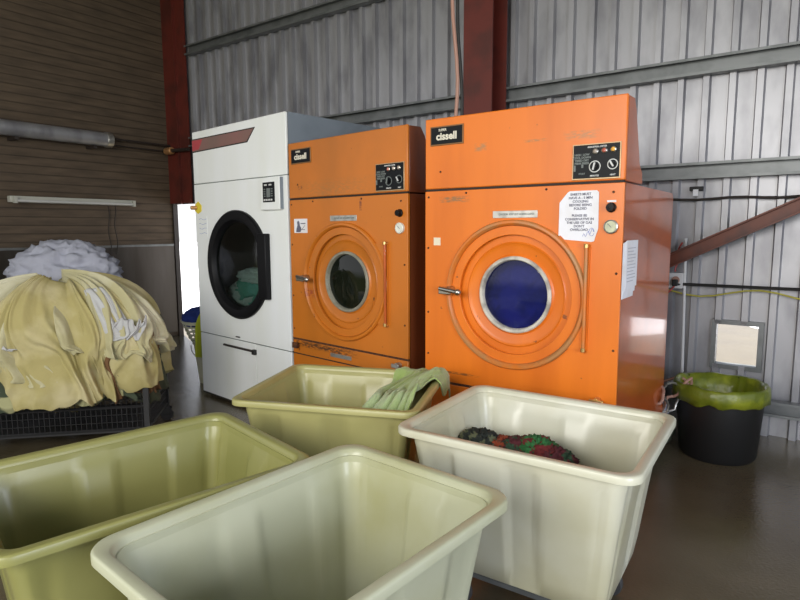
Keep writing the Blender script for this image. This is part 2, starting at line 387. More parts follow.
# corner column: flange over the doorway head + the slim strip left of the doorway
mb = MB().box(S_COR + .02, S_COR + .03, -.055, -.04, DOZ + .01, HT).box(S_COR + .03, S_COR + .485, -.055, -.04, DOZ + .01, HT).box(S_COR + .28, S_COR + .30, -.085, -.055, DOZ, HT)
o = obj('steel_column', mb, M['redcol'], smooth=False); o.location = WP; o.rotation_euler = (0, 0, RZW); tag(o, 'dark red steel column in the corner above the bright doorway', 'column')
# brace
a, b_ = wall_pt(-.42, 1.03, .17), wall_pt(2.28, 2.38, .17)
mb = MB(); L_ = (b_ - a).length
mb.box(0, L_, -.006, .006, -.045, .045).box(0, L_, -.045, .045, .035, .045).box(0, L_, -.045, .045, -.045, -.035)
o = obj('diagonal_brace', mb, M['brace'], smooth=False); o.location = a
q = (b_ - a).to_track_quat('X', 'Z'); o.rotation_mode = 'QUATERNION'; o.rotation_quaternion = q
tag(o, 'red brown steel brace slanting up the wall right of the dryers', 'brace')

# dark sheet below the boards on the left wall
t = thing('splash_sheet', 'dull dark metal sheet covering the lower left wall below the boards', 'wall sheet', CORN, PI / 2 - YR)
obj('sheet', MB().box(-4.1, -.05, -.02, -.003, .06, 1.20), M['stain'], t, smooth=False)
obj('top_trim', MB().box(-4.1, -.05, -.028, 0, 1.20, 1.225), M['galv_d'], t, smooth=False, label='pale edge strip')

# things on the left wall
def lwp(t_, z, off): return CORN + NW * t_ - DW * -off + Vector((0, 0, z))
t = thing('metal_canister', 'silver cylinder mounted high on the brown boarded wall', 'canister', lwp(0, 0, 0), PI / 2 - YR)
cx = -.155
obj('cylinder', MB().cyl((-2.4, cx, 2.44), (-.92, cx, 2.44), .078, 28), M['galv'], t)
obj('end_cap', MB().cyl((-.95, cx, 2.44), (-.88, cx, 2.44), .085, 28), M['alu'], t, bevel=.004)
for k in (-1.1, -1.9): obj('bracket', MB().box(k, k + .04, cx - .03, -.003, 2.33, 2.36), M['pipe_d'], t)
mb = MB().cyl((-.88, -.06, 2.475), (.0, -.06, 2.475), .013, 12)
tag(obj('dark_pipe', mb, M['pipe_d']), 'thicker dark pipe running from the silver cylinder to the corner column', 'pipe').location = CORN
mb2 = MB().cyl((-.88, -.06, 2.40), (-.02, -.06, 2.40), .009, 12)
o2 = tag(obj('dark_pipe', mb2, M['pipe_d']), 'thinner dark pipe just below the thicker one on the boarded wall', 'pipe'); o2.location = CORN
for o_ in (bpy.data.objects['dark_pipe'], o2): o_.rotation_euler = (0, 0, PI / 2 - YR)
mb = MB().box(-.02, .26, -.05, .05, 2.34, 2.44)
t = thing('pipe_joint', 'tan wrapped pipe joint at the dark red corner column', 'pipe joint', wall_pt(S_COR + .06, 0, .12), RZW)
obj('wrapping', MB().cyl((.03, 0, 2.40), (.16, 0, 2.40), .045, 16), M['copper'], t, bevel=.008)
obj('outlet_pipe', MB().cyl((.16, 0, 2.40), (.50, 0, 2.39), .022, 12), M['pipe_d'], t)
obj('inlet_pipe', MB().cyl((-.03, 0, 2.40), (.03, 0, 2.40), .018, 12), M['pipe_d'], t)
t = thing('light_batten', 'white strip light fitting fixed below the silver cylinder', 'light fitting', CORN, PI / 2 - YR)
obj('housing', MB().box(-1.95, -.60, -.09, -.01, 1.70, 1.765), M['batten'], t, bevel=.006)
obj('tube', MB().cyl((-1.9, -.115, 1.715), (-.64, -.115, 1.715), .014, 14), M['tube'], t)
obj('end_holder', MB().box(-.64, -.61, -.135, -.09, 1.69, 1.76), M['batten'], t)
obj('end_holder', MB().box(-1.93, -1.90, -.135, -.09, 1.69, 1.76), M['batten'], t)
for k, (tt, lab) in enumerate([(-.90, 'left one of two thin dark cords hanging under the strip light'), (-.82, 'right one of two thin dark cords hanging under the strip light')]):
    pts = [(tt + .012 * math.sin(j * .7 + k), -.03, 1.70 - j * .045) for j in range(14)]
    o = obj('hanging_cord', MB().tube(pts, .005, 6), M['pipe_d']); o.location = CORN; o.rotation_euler = (0, 0, PI / 2 - YR); tag(o, lab, 'cord')

# things on the back wall at the right
t = thing('power_outlet', 'small white power outlet on the corrugated wall right of the dryers', 'outlet', wall_pt(0, 0, 0), RZW)
obj('backing_box', MB().box(-.135, -.045, -.13, -.03, .98, 1.09), M['conduit'], t, bevel=.004)
obj('socket', MB().cyl((-.09, -.131, 1.04), (-.09, -.138, 1.04), .026, 18), M['hose'], t)
obj('plug', MB().box(-.108, -.072, -.168, -.138, 1.0, 1.045), M['blackm'], t, bevel=.005)
tag(obj('conduit_pipe', MB().cyl(wall_pt(-.02, .27, .10), wall_pt(-.045, 1.33, .10), .011, 12), M['conduit']), 'white conduit pipe standing against the wall above the black bin', 'pipe')
pts = [wall_pt(-.6 + .1 * j, 1.60 - .006 * math.sin(j * 1.3), .06) for j in range(40)]
tag(obj('wall_cable', MB().tube(pts, .009, 8), M['pipe_d']), 'black cable running level along the wall under the steel purlin', 'cable')
t = thing('cable_clip', 'black and white cable clip on the wall at the right edge', 'clip', wall_pt(.0, 0, 0), RZW)
obj('clip_body', MB().box(-.045, .04, -.07, -.03, 1.655, 1.685), M['blackm'], t, bevel=.004)
obj('white_tag', MB().box(-.02, .012, -.075, -.07, 1.62, 1.665), M['paper'], t)
def wig(p, q, n, amp, seed):
    r = random.Random(seed); ph = [r.uniform(0, 6) for _ in range(4)]
    return [Vector(p).lerp(Vector(q), j / n) + Vector((amp * math.sin(j * .9 + ph[0]), amp * math.sin(j * .6 + ph[1]), -amp * .5 * math.sin(j * .5 + ph[2]) )) for j in range(n + 1)]
tag(obj('red_wire', MB().tube(wig(wall_pt(-.11, 1.02, .14), wall_pt(-.19, .72, .12), 12, .018, 3), .006, 6), M['redwire']), 'red wire dangling from the white power outlet', 'wire')
tag(obj('red_wire', MB().tube(wig(wall_pt(-.10, 1.09, .10), wall_pt(-.07, 1.30, .10), 10, .012, 5), .006, 6), M['redwire']), 'dark red wire rising above the white power outlet', 'wire')
pts = [wall_pt(-.3 + .09 * j, .96 + .03 * math.cos(j * .8), .09) for j in range(22)]
tag(obj('yellow_wire', MB().tube(pts, .006, 6), M['yelwire']), 'yellow wire looping along the wall beside the conduit', 'wire')
pts = [wall_pt(-.09 + .09 * j, 1.01, .13 - .03 * min(j, 1)) for j in range(20)]
tag(obj('black_wire', MB().tube(pts, .011, 6), M['blackm']), 'black power lead leaving the outlet to the right', 'wire')


# ------------------------------------------------------------------ dryers
def drum_and_glass(root, cx, cz, r, yglass, gm, rr=None):
    rr = rr or r
    obj('drum', MB().lathe([(r + .004, yglass + .012), (.40, yglass + .10), (.43, yglass + .2), (.43, .72), (.02, .74)], (cx, 0, cz)), M['drum'], root)
def screws(root, pts, y):
    for (x, z) in pts:
        obj('screw', MB().lathe([(.0005, y - .004), (.005, y - .003), (.006, y)], (x, 0, z), n=10), M['rustline'], root)

def orange_dryer(name, label, loc, yaw, W, kx, paint, side, glass, dark):
    t = thing(name, label, 'dryer', loc, -yaw)
    D = 1.05; g = .012
    # carcass: lower cabinet open at the front behind the front sheet, and the control hood with sloping back
    mb = MB()
    prof = [(.02, .10), (D, .10), (D, 1.575), (D - .03, 1.60), (.02, 1.60)]
    mb.add([(x, p[0], p[1]) for x in (0, W) for p in prof], [(0, 1, 2, 3, 4), (9, 8, 7, 6, 5), (0, 5, 6, 1), (1, 6, 7, 2), (2, 7, 8, 3), (3, 8, 9, 4)])
    obj('cabinet', mb, side, t, smooth=False, label='orange cabinet with flank toned down to dim reddish brown')
    hood = [(.018, 1.608), (.018, 1.972), (.115, 1.976), (.150, 1.93), (.245, 1.70), (.30, 1.66), (.31, 1.608)]
    obj('hood', MB().ngon_prism(hood, 'x', 0.0, W), side, t, bevel=.004, label='orange control hood toned down to dim reddish brown')
    obj('hood_front', MB().box(0, W, 0, .018, 1.612, 1.976), paint, t, bevel=.005, label='orange painted upper front')
    cx, cz = .516 * kx, 1.072
    obj('front_sheet', MB().holed_plate(0, W, .655 if dark else .575, 1.600, cx, cz, .30, 0, .018), paint, t, bevel=.002, label='orange painted lower front')
    zl = .655 if dark else .575
    obj('lint_door', MB().box(.0, W, .0, .018, .10, zl - .012), paint, t, bevel=.004, label='orange lint drawer front')
    if dark: obj('drawer_seam', MB().box(.0, W * .9, -.003, 0, .543, .550), M['seam'], t)
    obj('toe_plinth', MB().box(.03, W - .03, .05, D - .05, 0, .10), M['blackm'], t)
    obj('seam_strip', MB().box(.004, W - .004, .006, .02, 1.599, 1.613), M['seam'], t)
    obj('rust_seam', MB().box(.0, W, .002, .02, zl - .013, zl + .001), M['rustline'], t)
    # door
    n = 96
    pr = [(.345, -.008), (.343, .022), (.332, .028), (.266, .028), (.260, .0235), (.254, .028), (.24, .031), (.205, .036), (.198, .030), (.193, .028)]
    dk = kx
    def sc(mb_):
        mb_.v = [((v[0] - cx) * dk + cx, v[1], v[2]) for v in mb_.v]; return mb_
    door = obj('door', sc(MB().lathe(pr, (cx, 0, cz), n=n)), paint, t, ang=28, label='round dished orange door')
    hx = .885 * kx
    obj('door_rim', sc(MB().lathe([(.374, .0), (.374, -.012), (.368, -.020), (.357, -.021), (.349, -.014), (.3445, -.004), (.344, .004)], (cx, 0, cz), n=n)), paint if dark else M['rim_paint'], door, label='scuffed raised rim')
    mb = MB()
    fp = [(cx + .365 * dk * math.cos(a), cz + .365 * math.sin(a)) for a in [math.radians(-42 + 84 * k / 24) for k in range(25)]]
    poly = [(hx + .012, .838), (hx + .012, 1.318)] + [(fp[-1][0], 1.318)] + fp[::-1] + [(fp[0][0], .838)]
    mb.ngon_prism(poly, 'y', -.010, 0)
    obj('hinge_flange', mb, paint, door, smooth=False)
    obj('gasket_ring', sc(MB().lathe([(.194, .040), (.194, .020), (.188, .015), (.178, .015), (.1735, .022), (.172, .046)], (cx, 0, cz), n=n)), M['ring_old'] if dark else M['ring'], door, label='grey ring round the glass')
    obj('glass', sc(MB().lathe([(.1725, .040), (.12, .034), (.06, .031), (.001, .030)], (cx, 0, cz), n=48)), glass, door, label='dark round glass')
    hb = obj('hinge_bar', MB().cyl((hx, -.022, .84), (hx, -.022, 1.315), .0085, 14), M['brown_side'] if dark else M['rim_paint'], door)
    for z in (.832, 1.312):
        obj('hinge_knuckle', MB().cyl((hx, -.024, z), (hx, -.024, z + .02), .011, 14).box(hx - .008, hx + .008, -.02, 0, z, z + .012), M['brass'], door, bevel=.002)
    lt = obj('latch', MB().cyl((.165 * kx, 0, 1.078), (.165 * kx, -.045, 1.078), .028, 16, .022).box(.12 * kx, .195 * kx, -.06, -.034, 1.060, 1.098), M['chrome'], door, bevel=.004, label='chrome latch')
    obj('latch_handle', MB().cyl((.125 * kx, -.055, 1.090), (.235 * kx, -.066, 1.078), .011, 12, .014).sphere((.243 * kx, -.067, 1.077), .018), M['chrome'], lt)
    obj('drum', sc(MB().lathe([(.19, .05), (.36, .10), (.42, .2), (.42, .72), (.02, .74)], (cx, 0, cz))), M['drum'], t)
    # badge
    bd = obj('badge', MB().box(.035 * kx, .234 * kx, -.006, .0, 1.835, 1.934), M['frame_al'], t, bevel=.002, label='maker badge with pale lettering on black')
    obj('badge_plate', MB().box(.042 * kx, .227 * kx, -.009, -.005, 1.842, 1.927), M['panelblk'], bd)
    text('badge_lettering', 'cissell', .052, M['logo'], bd, (.136 * kx, -.0098, 1.879), bold=.0018, sx=1.02 * kx)
    text('badge_small_lettering', 'SUPER', .017, M['logo'], bd, (.112 * kx, -.0098, 1.912), bold=.0004)
    # control panel
    x0, x1, z0, z1 = .808 * kx, 1.014 * kx, 1.625, 1.772
    if kx == 1.: x1 = 1.012
    w = x1 - x0
    cp = obj('control_panel', MB().box(x0 - .006, x1 + .005, -.006, 0, z0 - .006, z1 + .005), M['frame_sil'], t, bevel=.002, label='black control panel in a pale frame')
    obj('panel_face', MB().box(x0, x1, -.009, -.004, z0, z1), M['panelblk'], cp)
    def X(u): return x0 + u * w
    def Z(v): return z1 - v * (z1 - z0)
    def lamp(u, v, m_):
        l = obj('indicator_lamp', MB().lathe([(.0125, -.009), (.0125, -.016), (.009, -.018)], (X(u), 0, Z(v)), n=20), M['chrome'], cp)
        obj('lamp_lens', MB().lathe([(.010, -.017), (.007, -.021), (.001, -.023)], (X(u), 0, Z(v)), n=18), m_, l)
    lamp(.49, .21, M['clearlamp'] if not dark else M['redlamp']); lamp(.68, .20, M['redlamp'] if not dark else M['clearlamp']); lamp(.87, .19, M['amber'] if not dark else M['clearlamp'])
    for (u, v, r, a0) in ((.48, .66, .022, 12), (.86, .62, .019, -32)):
        k_ = obj('timer_dial', MB().lathe([(r + .004, -.0095), (r + .004, -.0105), (r, -.0105), (r, -.0095)], (X(u), 0, Z(v)), n=28), M['print'] if not dark else M['print_dim'], cp)
        kb = obj('dial_knob', MB().lathe([(r * .62, -.009), (r * .55, -.024), (.001, -.024)], (X(u), 0, Z(v)), n=22), M['black'], k_)
        R = Matrix.Translation((X(u), 0, Z(v))) @ Matrix.Rotation(math.radians(a0), 4, 'Y')
        obj('pointer', MB().box(-.0035, .0035, -.028, -.023, -r * .7, r * .75, R), M['print'] if a0 < 0 or not dark else M['print_dim'], k_)
    text('panel_lettering', 'INDUSTRIAL DRYER', .0095, M['print'], cp, (X(.52), -.0098, Z(.075)), bold=.0003)
    text('panel_lettering', 'HIGH  LOW\nCOOL DOWN\nTIMED DRY\nPERM PRESS', .0125, M['print_dim'], cp, (X(.19), -.0098, Z(.42)), bold=.0006)
    text('panel_lettering', 'START', .010, M['print_dim'], cp, (X(.20), -.0098, Z(.86)), bold=.0004)
    text('panel_lettering', 'MINUTES', .0095, M['print'], cp, (X(.48), -.0098, Z(.935)), bold=.0003)
    text('panel_lettering', 'HEAT', .0095, M['print'], cp, (X(.87), -.0098, Z(.93)), bold=.0003)
    obj('rocker_switch', MB().box(X(.02), X(.06), -.013, -.009, Z(.78), Z(.6)), M['print_dim'], cp)
    obj('rocker_switch', MB().box(X(.19), X(.23), -.013, -.009, Z(.68), Z(.58)), M['print_dim'], cp)
    # knob, thermometer, strip label
    obj('side_knob', MB().lathe([(.022, 0), (.022, -.008), (.018, -.010), (.017, -.028), (.001, -.029)], (.983 * kx, 0, 1.493), n=24), M['black'], t, label='black knob')
    d_ = obj('thermometer', MB().lathe([(.031, 0), (.031, -.014), (.026, -.017), (.025, -.012)], (.986 * kx, 0, 1.408), n=32), M['alu'] if not dark else M['dialwhite'], t, label='round thermometer gauge')
    obj('gauge_face', MB().disc((.986 * kx, -.012, 1.408), .026), M['dialface'] if not dark else M['dialwhite'], d_)
    obj('gauge_needle', MB().box(-.001, .001, -.0145, -.0125, -.004, .019, Matrix.Translation((.986 * kx, 0, 1.408)) @ Matrix.Rotation(-.8, 4, 'Y')), M['ink'], d_)
    sl = obj('instruction_strip', MB().box(.404 * kx, .640 * kx, -.003, 0, 1.454, 1.489), M['alu'], t, bevel=.001, label='pale metal instruction strip')
    text('strip_lettering', 'CAUTION  KEEP LINT SCREEN CLEAN', .0125, M['print_dim'], sl, (.53 * kx, -.0034, 1.4715), bold=.0003, sx=.88)
    screws(t, [(.022, 1.57), (.25, 1.585), (.68 * kx, 1.585), (.99 * kx, 1.56), (.02, 1.3), (.02, .95), (1.015 * kx, 1.2), (1.015 * kx, .85), (.02, .72), (.095, 1.70)], 0)
    return t

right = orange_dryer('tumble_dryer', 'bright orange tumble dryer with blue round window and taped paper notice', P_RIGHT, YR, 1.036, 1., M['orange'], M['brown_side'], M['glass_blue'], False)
obj('gauge_label', MB().box(.964, 1.003, -.002, 0, 1.516, 1.525), M['paper'], right, label='small white label above the knob')
obj('yellow_sticker', MB().box(.055, .097, -.002, 0, 1.315, 1.356), M['cream'], right, label='small square cream sticker')
ft = obj('drain_valve', MB().cyl((.955, 0, .610), (.955, -.035, .610), .016, 14).box(.925, .99, -.045, -.03, .60, .62), M['brass'], right, bevel=.003, label='small brass valve')
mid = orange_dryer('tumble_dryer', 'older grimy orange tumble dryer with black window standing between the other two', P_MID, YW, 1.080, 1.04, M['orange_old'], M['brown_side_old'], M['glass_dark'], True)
obj('drain_valve', MB().cyl((1.015, 0, .612), (1.015, -.035, .612), .018, 14).box(.985, 1.045, -.045, -.03, .60, .624), M['alu'], mid, bevel=.003, label='small dull valve')
obj('drain_valve', MB().cyl((.06, 0, .60), (.06, -.03, .60), .014, 14).box(.04, .085, -.04, -.028, .59, .63), M['rustline'], mid, bevel=.003, label='small rusty catch')
lb = obj('drawer_label', MB().box(.40, .60, -.003, 0, .575, .600), M['alu'], mid, label='narrow metal label')
st = obj('white_sticker', MB().box(.048, .188, -.002, 0, 1.380, 1.474), M['paper'], mid, label='white sticker with a dark drawing')
mb = MB(); mb.ngon_prism([(.07, 1.385), (.115, 1.385), (.125, 1.41), (.11, 1.43), (.105, 1.455), (.092, 1.462), (.082, 1.45), (.086, 1.43), (.075, 1.41)], 'y', -.0035, -.002)
mb.box(.12, .17, -.0035, -.002, 1.44, 1.446).box(.125, .165, -.0035, -.002, 1.40, 1.404).cyl((.12, -.0022, 1.395), (.165, -.0022, 1.43), .0014, 6)
obj('sticker_drawing', mb, M['ink'], st, smooth=False)
# notice on the right dryer (rests on it: own thing)
nt_ = thing('paper_notice', 'white paper notice with cut corners taped to the bright orange dryer', 'notice', P_RIGHT, -YR)
obj('sheet', MB().ngon_prism([(.785, 1.566), (.795, 1.571), (.918, 1.571), (.927, 1.562), (.929, 1.40), (.918, 1.365), (.912, 1.344), (.90, 1.340), (.775, 1.350), (.757, 1.368), (.746, 1.368), (.747, 1.52)], 'y', -.0035, -.001), M['paper'], nt_, smooth=False)
text('notice_lettering', 'SHEETS MUST\nHAVE A - 5 MIN\nCOOLING\nBEFORE BEING\nFOLDED', .0158, M['ink'], nt_, (.845, -.0042, 1.523), bold=.0003, spacing=1.02)
text('notice_lettering', 'PLEASE BE\nCONSERVATIVE IN\nTHE USE OF GAS\nDON\'T\nOVERLOAD', .0158, M['ink'], nt_, (.842, -.0042, 1.427), bold=.0003, spacing=1.02)
mb = MB().tube([(.86 + .05 * k / 12, -.0042, 1.365 + .03 * k / 12 + .010 * math.sin(k * 1.4)) for k in range(13)], .0009, 5).tube([(.90 + .012 * math.cos(k * .6), -.0042, 1.385 + .018 * math.sin(k * .6)) for k in range(11)], .0009, 5)
obj('ink_scribble', mb, M['inkblue'], nt_)
# papers on the flank of the right dryer
pp = thing('paper_bundle', 'sheaf of white papers hanging on the reddish flank of the right dryer', 'papers', tuple(Vector(P_RIGHT) + DW * 1.036 - NW * .03), -YR)
mb = MB()
for k in range(5):
    dx = .004 + .0022 * k
    mb.box(dx, dx + .0014, .03 + .006 * k, .225 + .006 * k - .012 * (k % 2), 1.085 + .012 * k, 1.335 + .003 * k)
obj('sheet', mb, M['paper'], pp, smooth=False)
mb = MB()
for k in range(11): mb.box(.0146, .0152, .07, .07 + .14 - .03 * (k % 3 == 1), 1.31 - k * .015, 1.314 - k * .015)
obj('print_lines', mb, M['dim_lines'], pp, smooth=False)
# cable rising from the top of the right dryer
t = thing('power_flex', 'twisted brown and black cable dropping from the roof onto the bright orange dryer top', 'cable', P_RIGHT, -YR)
obj('flex', MB().tube([(.150 - .004 * k + .014 * math.sin(k * .8), .06 + .004 * k, 1.975 + .10 * k + .008 * math.sin(k * 1.7)) for k in range(27)], .010, 8), M['hose'], t)
obj('dark_flex', MB().tube([(.172 - .004 * k + .012 * math.sin(k * .7 + 1), .07 + .004 * k, 1.975 + .10 * k) for k in range(27)], .009, 8), M['blackm'], t)

# ------------------------------------------------------------------ white dryer
def white_dryer():
    t = thing('tumble_dryer', 'tall white tumble dryer with black oval door and brown stripe', 'dryer', P_WHITE, -YW)
    W, H, D = 1.262, 2.194, 1.15
    mb = MB(); mb.add([(x, y, z) for x in (0, W) for y in (.02, D) for z in (.03, H)], [(0, 1, 3, 2), (4, 6, 7, 5), (2, 3, 7, 6), (0, 2, 6, 4), (1, 5, 7, 3)])
    obj('cabinet', mb, M['grey_side'], t, smooth=False, label='grey blue side panels')
    obj('toe_plinth', MB().box(.03, W - .03, .05, D - .05, 0, .03), M['blackm'], t)
    obj('upper_panel', MB().box(0, W, 0, .02, 1.778, H), M['white'], t, bevel=.005)
    cx, cz = .62, 1.135
    obj('front_sheet', MB().holed_plate(0, W, .548, 1.772, cx, cz, .34, 0, .02), M['white'], t, bevel=.002)
    obj('lower_panel', MB().box(0, .817, 0, .02, .03, .540), M['white'], t, bevel=.003)
    obj('lower_panel', MB().box(.823, W, 0, .02, .03, .540), M['white'], t, bevel=.003)
    for a_ in ((.004, W - .004, .006, .02, 1.770, 1.780), (.004, W - .004, .006, .02, .538, .55), (.815, .825, .006, .02, .05, .536)): obj('seam_strip', MB().box(*a_), M['print_dim'], t, smooth=False)
    obj('base_seam', MB().box(0, W, -.001, .03, .018, .032), M['seam'], t)
    door = obj('door', MB().lathe([(.417, 0), (.417, -.018), (.405, -.03), (.37, -.034), (.345, -.028), (.325, 0), (.318, .02)], (cx, 0, cz), n=96), M['black'], t, label='glossy black round door ring')
    obj('glass', MB().lathe([(.33, .004), (.25, -.004), (.12, -.012), (.001, -.015)], (cx, 0, cz), n=64), M['glass_white'], door, label='smoky round glass')
    obj('hinge_plate', MB().box(.94, 1.045, -.045, 0, .90, 1.375), M['black'], door, bevel=.006)
    obj('drum', MB().lathe([(.335, .022), (.42, .10), (.45, .16), (.45, .8), (.02, .82)], (cx, 0, cz)), M['drum'], t)
    st = obj('stripe', MB().ngon_prism([(.004, 2.137), (.905, 2.133), (.80, 2.036), (.004, 2.030)], 'y', -.002, 0), M['blackm'], t, smooth=False, label='brown stripe with black outline')
    obj('stripe_fill', MB().ngon_prism([(.004, 2.129), (.888, 2.125), (.793, 2.044), (.004, 2.038)], 'y', -.003, -.0018), M['stripe'], st, smooth=False)
    obj('stripe_red_end', MB().ngon_prism([(.004, 2.125), (.17, 2.124), (.11, 2.05), (.004, 2.044)], 'y', -.0036, -.0028), M['stripered'], st, smooth=False)
    cb = obj('control_box', MB().box(.985, 1.215, -.03, 0, 1.540, 1.768), M['white'], t, bevel=.005, label='raised white control box')
    obj('box_flank', MB().box(1.2155, 1.2185, -.026, 0, 1.545, 1.762), M['grey_side'], cb, smooth=False)
    fc = obj('display_plate', MB().box(1.022, 1.160, -.034, -.029, 1.594, 1.732), M['panelblk'], cb, bevel=.001, label='black plate with buttons')
    mb = MB().box(1.07, 1.112, -.036, -.034, 1.628, 1.690)
    obj('display', mb, M['print_dim'], fc)
    for r_ in range(4):
        for c_ in range(2): obj('button', MB().box(1.038 + c_ * .085, 1.056 + c_ * .085, -.037, -.034, 1.632 + r_ * .016, 1.640 + r_ * .016), M['print_dim'], fc)
    for x in (1.035, 1.062, 1.09, 1.118): obj('button', MB().box(x, x + .018, -.037, -.034, 1.604, 1.616), M['print'], fc)
    for x in (1.045, 1.10): obj('button', MB().box(x, x + .03, -.037, -.034, 1.708, 1.718), M['print'], fc)
    hb = obj('hatch_handle', MB().box(.38, .815, -.02, 0, .478, .492), M['pipe_d'], t, bevel=.003, label='dark handle bar of the lower hatch')
    obj('hatch_catch', MB().box(.795, .83, -.026, 0, .462, .50), M['blackm'], hb, bevel=.003)
    obj('small_latch', MB().box(.56, .61, -.012, 0, .566, .574), M['pipe_d'], t, bevel=.002)
    tg = obj('yellow_tag', MB().ngon_prism([(.0, 1.56), (.05, 1.535), (.105, 1.555), (.108, 1.60), (.06, 1.635), (.012, 1.615)], 'y', -.004, 0), M['yellow'], t, smooth=False, label='yellow tag')
    obj('tag_knob', MB().cyl((.03, -.004, 1.585), (.02, -.05, 1.585), .017, 14), M['copper'], tg, bevel=.003)
    nt2 = obj('paper_sheet', MB().box(.045, .185, -.002, 0, 1.35, 1.515), M['white'], t, smooth=False, label='white instruction sheet with faint blue drawings')
    mb = MB()
    for j in range(4):
        mb.tube([(.06 + .028 * (k % 5) + .006 * math.sin(k * 2.), -.003, 1.49 - j * .038 + .006 * math.sin(k * 1.7 + j)) for k in range(5)], .0013, 4)
    obj('sheet_drawing', mb, M['inkblue'], nt2)
    return t
white = white_dryer()

# ------------------------------------------------------------------ cloth
def crumple(name, c, rad, m, seed, amp=.25, freq=3., label=None, cat='cloth', group=None, rz=0., sub=5, flat=None):
    bm = bmesh.new(); bmesh.ops.create_icosphere(bm, subdivisions=sub, radius=1.)
    off = Vector((seed * 7.31, seed * 3.7, seed * 1.9))
    for v in bm.verts:
        p = v.co.copy(); q = p * freq + off
        w = Vector((noise.noise(q), noise.noise(q + Vector((9, 0, 0))), noise.noise(q + Vector((0, 9, 0)))))
        rr = 1 + amp * (1 - 2.6 * abs(noise.noise((p + w * .35) * freq * 1.1 + off))) * .7 + amp * .35 * (1 - 2 * abs(noise.noise((p + w * .2) * freq * 2.7 + off)))
        q = p * rr
        if flat is not None and q.z < flat: q.z = flat + (q.z - flat) * .08
        v.co = (q.x * rad[0], q.y * rad[1], q.z * rad[2])
    me = bpy.data.meshes.new(name); bm.to_mesh(me); bm.free(); me.shade_smooth(); me.materials.append(m)
    o = bpy.data.objects.new(name, me); C.objects.link(o); o.location = c; o.rotation_euler = (0, 0, rz)
    if label: tag(o, label, cat, group)
    return o

class RBox:      # rounded box collider, rz rotation
    def __init__(s, c, h, r, rz=0.): s.c = np.array(c, float); s.h = np.array(h, float); s.r = r; s.ca, s.sa = math.cos(rz), math.sin(rz)
    def push(s, P, pad):
        q = P - s.c; x = q[..., 0] * s.ca + q[..., 1] * s.sa; y = -q[..., 0] * s.sa + q[..., 1] * s.ca
        L = np.stack([x, y, q[..., 2]], -1); hh = s.h - s.r
        e = L - np.clip(L, -hh, hh); d = np.linalg.norm(e, axis=-1)
        R = s.r + pad
        m1 = (d > 1e-9) & (d < R)
        n = e / np.maximum(d, 1e-9)[..., None]
        L2 = np.where(m1[..., None], L + n * (R - d)[..., None], L)
        ins = d <= 1e-9
        if ins.any():
            gap = hh - np.abs(L) ; k = np.argmin(gap, -1)
            for a in range(3):
                mm = ins & (k == a); sg = np.where(L[..., a] >= 0, 1., -1.)
                L2[..., a] = np.where(mm, sg * (hh[a] + R), L2[..., a])
        hit = m1 | ins
        Q = np.stack([L2[..., 0] * s.ca - L2[..., 1] * s.sa, L2[..., 0] * s.sa + L2[..., 1] * s.ca, L2[..., 2]], -1) + s.c
        return Q, hit
class Ell:
    def __init__(s, c, r): s.c = np.array(c, float); s.r = np.array(r, float)
    def push(s, P, pad):
        r = s.r + pad; q = (P - s.c) / r; d = np.linalg.norm(q, axis=-1); hit = d < 1
        Q = np.where(hit[..., None], q / np.maximum(d, 1e-6)[..., None], q) * r + s.c
        return Q, hit
def cloth(P, du, dv, cols, steps=220, iters=14, pad=.006, fric=.8, g=.0014, floor=.0, pins=None, stiff=1.):
    P = P.astype(float).copy(); V = P.copy(); n, m, _ = P.shape
    P0 = P.copy()
    def rel(A, B, L, k=1.):
        d = B - A; l = np.linalg.norm(d, axis=-1, keepdims=True); c = d * ((l - L) / np.maximum(l, 1e-9)) * .5 * k; return c
    dd = math.hypot(du, dv)
    for st in range(steps):
        vel = (P - V) * .985; V = P.copy(); P = P + vel; P[..., 2] -= g
        for it in range(iters):
            for par in (0, 1):
                A, B = P[par:-1:2], P[par + 1::2]; k = min(len(A), len(B)); c = rel(A[:k], B[:k], du); A[:k] += c; B[:k] -= c
                A, B = P[:, par:-1:2], P[:, par + 1::2]; k = min(A.shape[1], B.shape[1]); c = rel(A[:, :k], B[:, :k], dv); A[:, :k] += c; B[:, :k] -= c
            for par in (0, 1):
                A, B = P[par:-1:2, :-1], P[par + 1::2, 1:]; k = min(len(A), len(B)); c = rel(A[:k], B[:k], dd, .35); A[:k] += c; B[:k] -= c
                A, B = P[par:-1:2, 1:], P[par + 1::2, :-1]; k = min(len(A), len(B)); c = rel(A[:k], B[:k], dd, .35); A[:k] += c; B[:k] -= c
            # weak bending
            d = P[2:] - P[:-2]; l = np.linalg.norm(d, axis=-1, keepdims=True); L = du * 1.9
            c = np.where(l < L * .75, d * ((l - L * .75) / np.maximum(l, 1e-9)) * .08 * stiff, 0); P[:-2] += c; P[2:] -= c
            d = P[:, 2:] - P[:, :-2]; l = np.linalg.norm(d, axis=-1, keepdims=True); L = dv * 1.9
            c = np.where(l < L * .75, d * ((l - L * .75) / np.maximum(l, 1e-9)) * .08 * stiff, 0); P[:, :-2] += c; P[:, 2:] -= c
            if it % 4 == 3 or it == iters - 1:
                for cl in cols:
                    P, hit = cl.push(P, pad)
                    V = np.where(hit[..., None], V + (P - V) * fric, V)
                low = P[..., 2] < floor + pad; P[..., 2] = np.where(low, floor + pad, P[..., 2])
                if pins is not None: P[pins] = P0[pins]
    return P
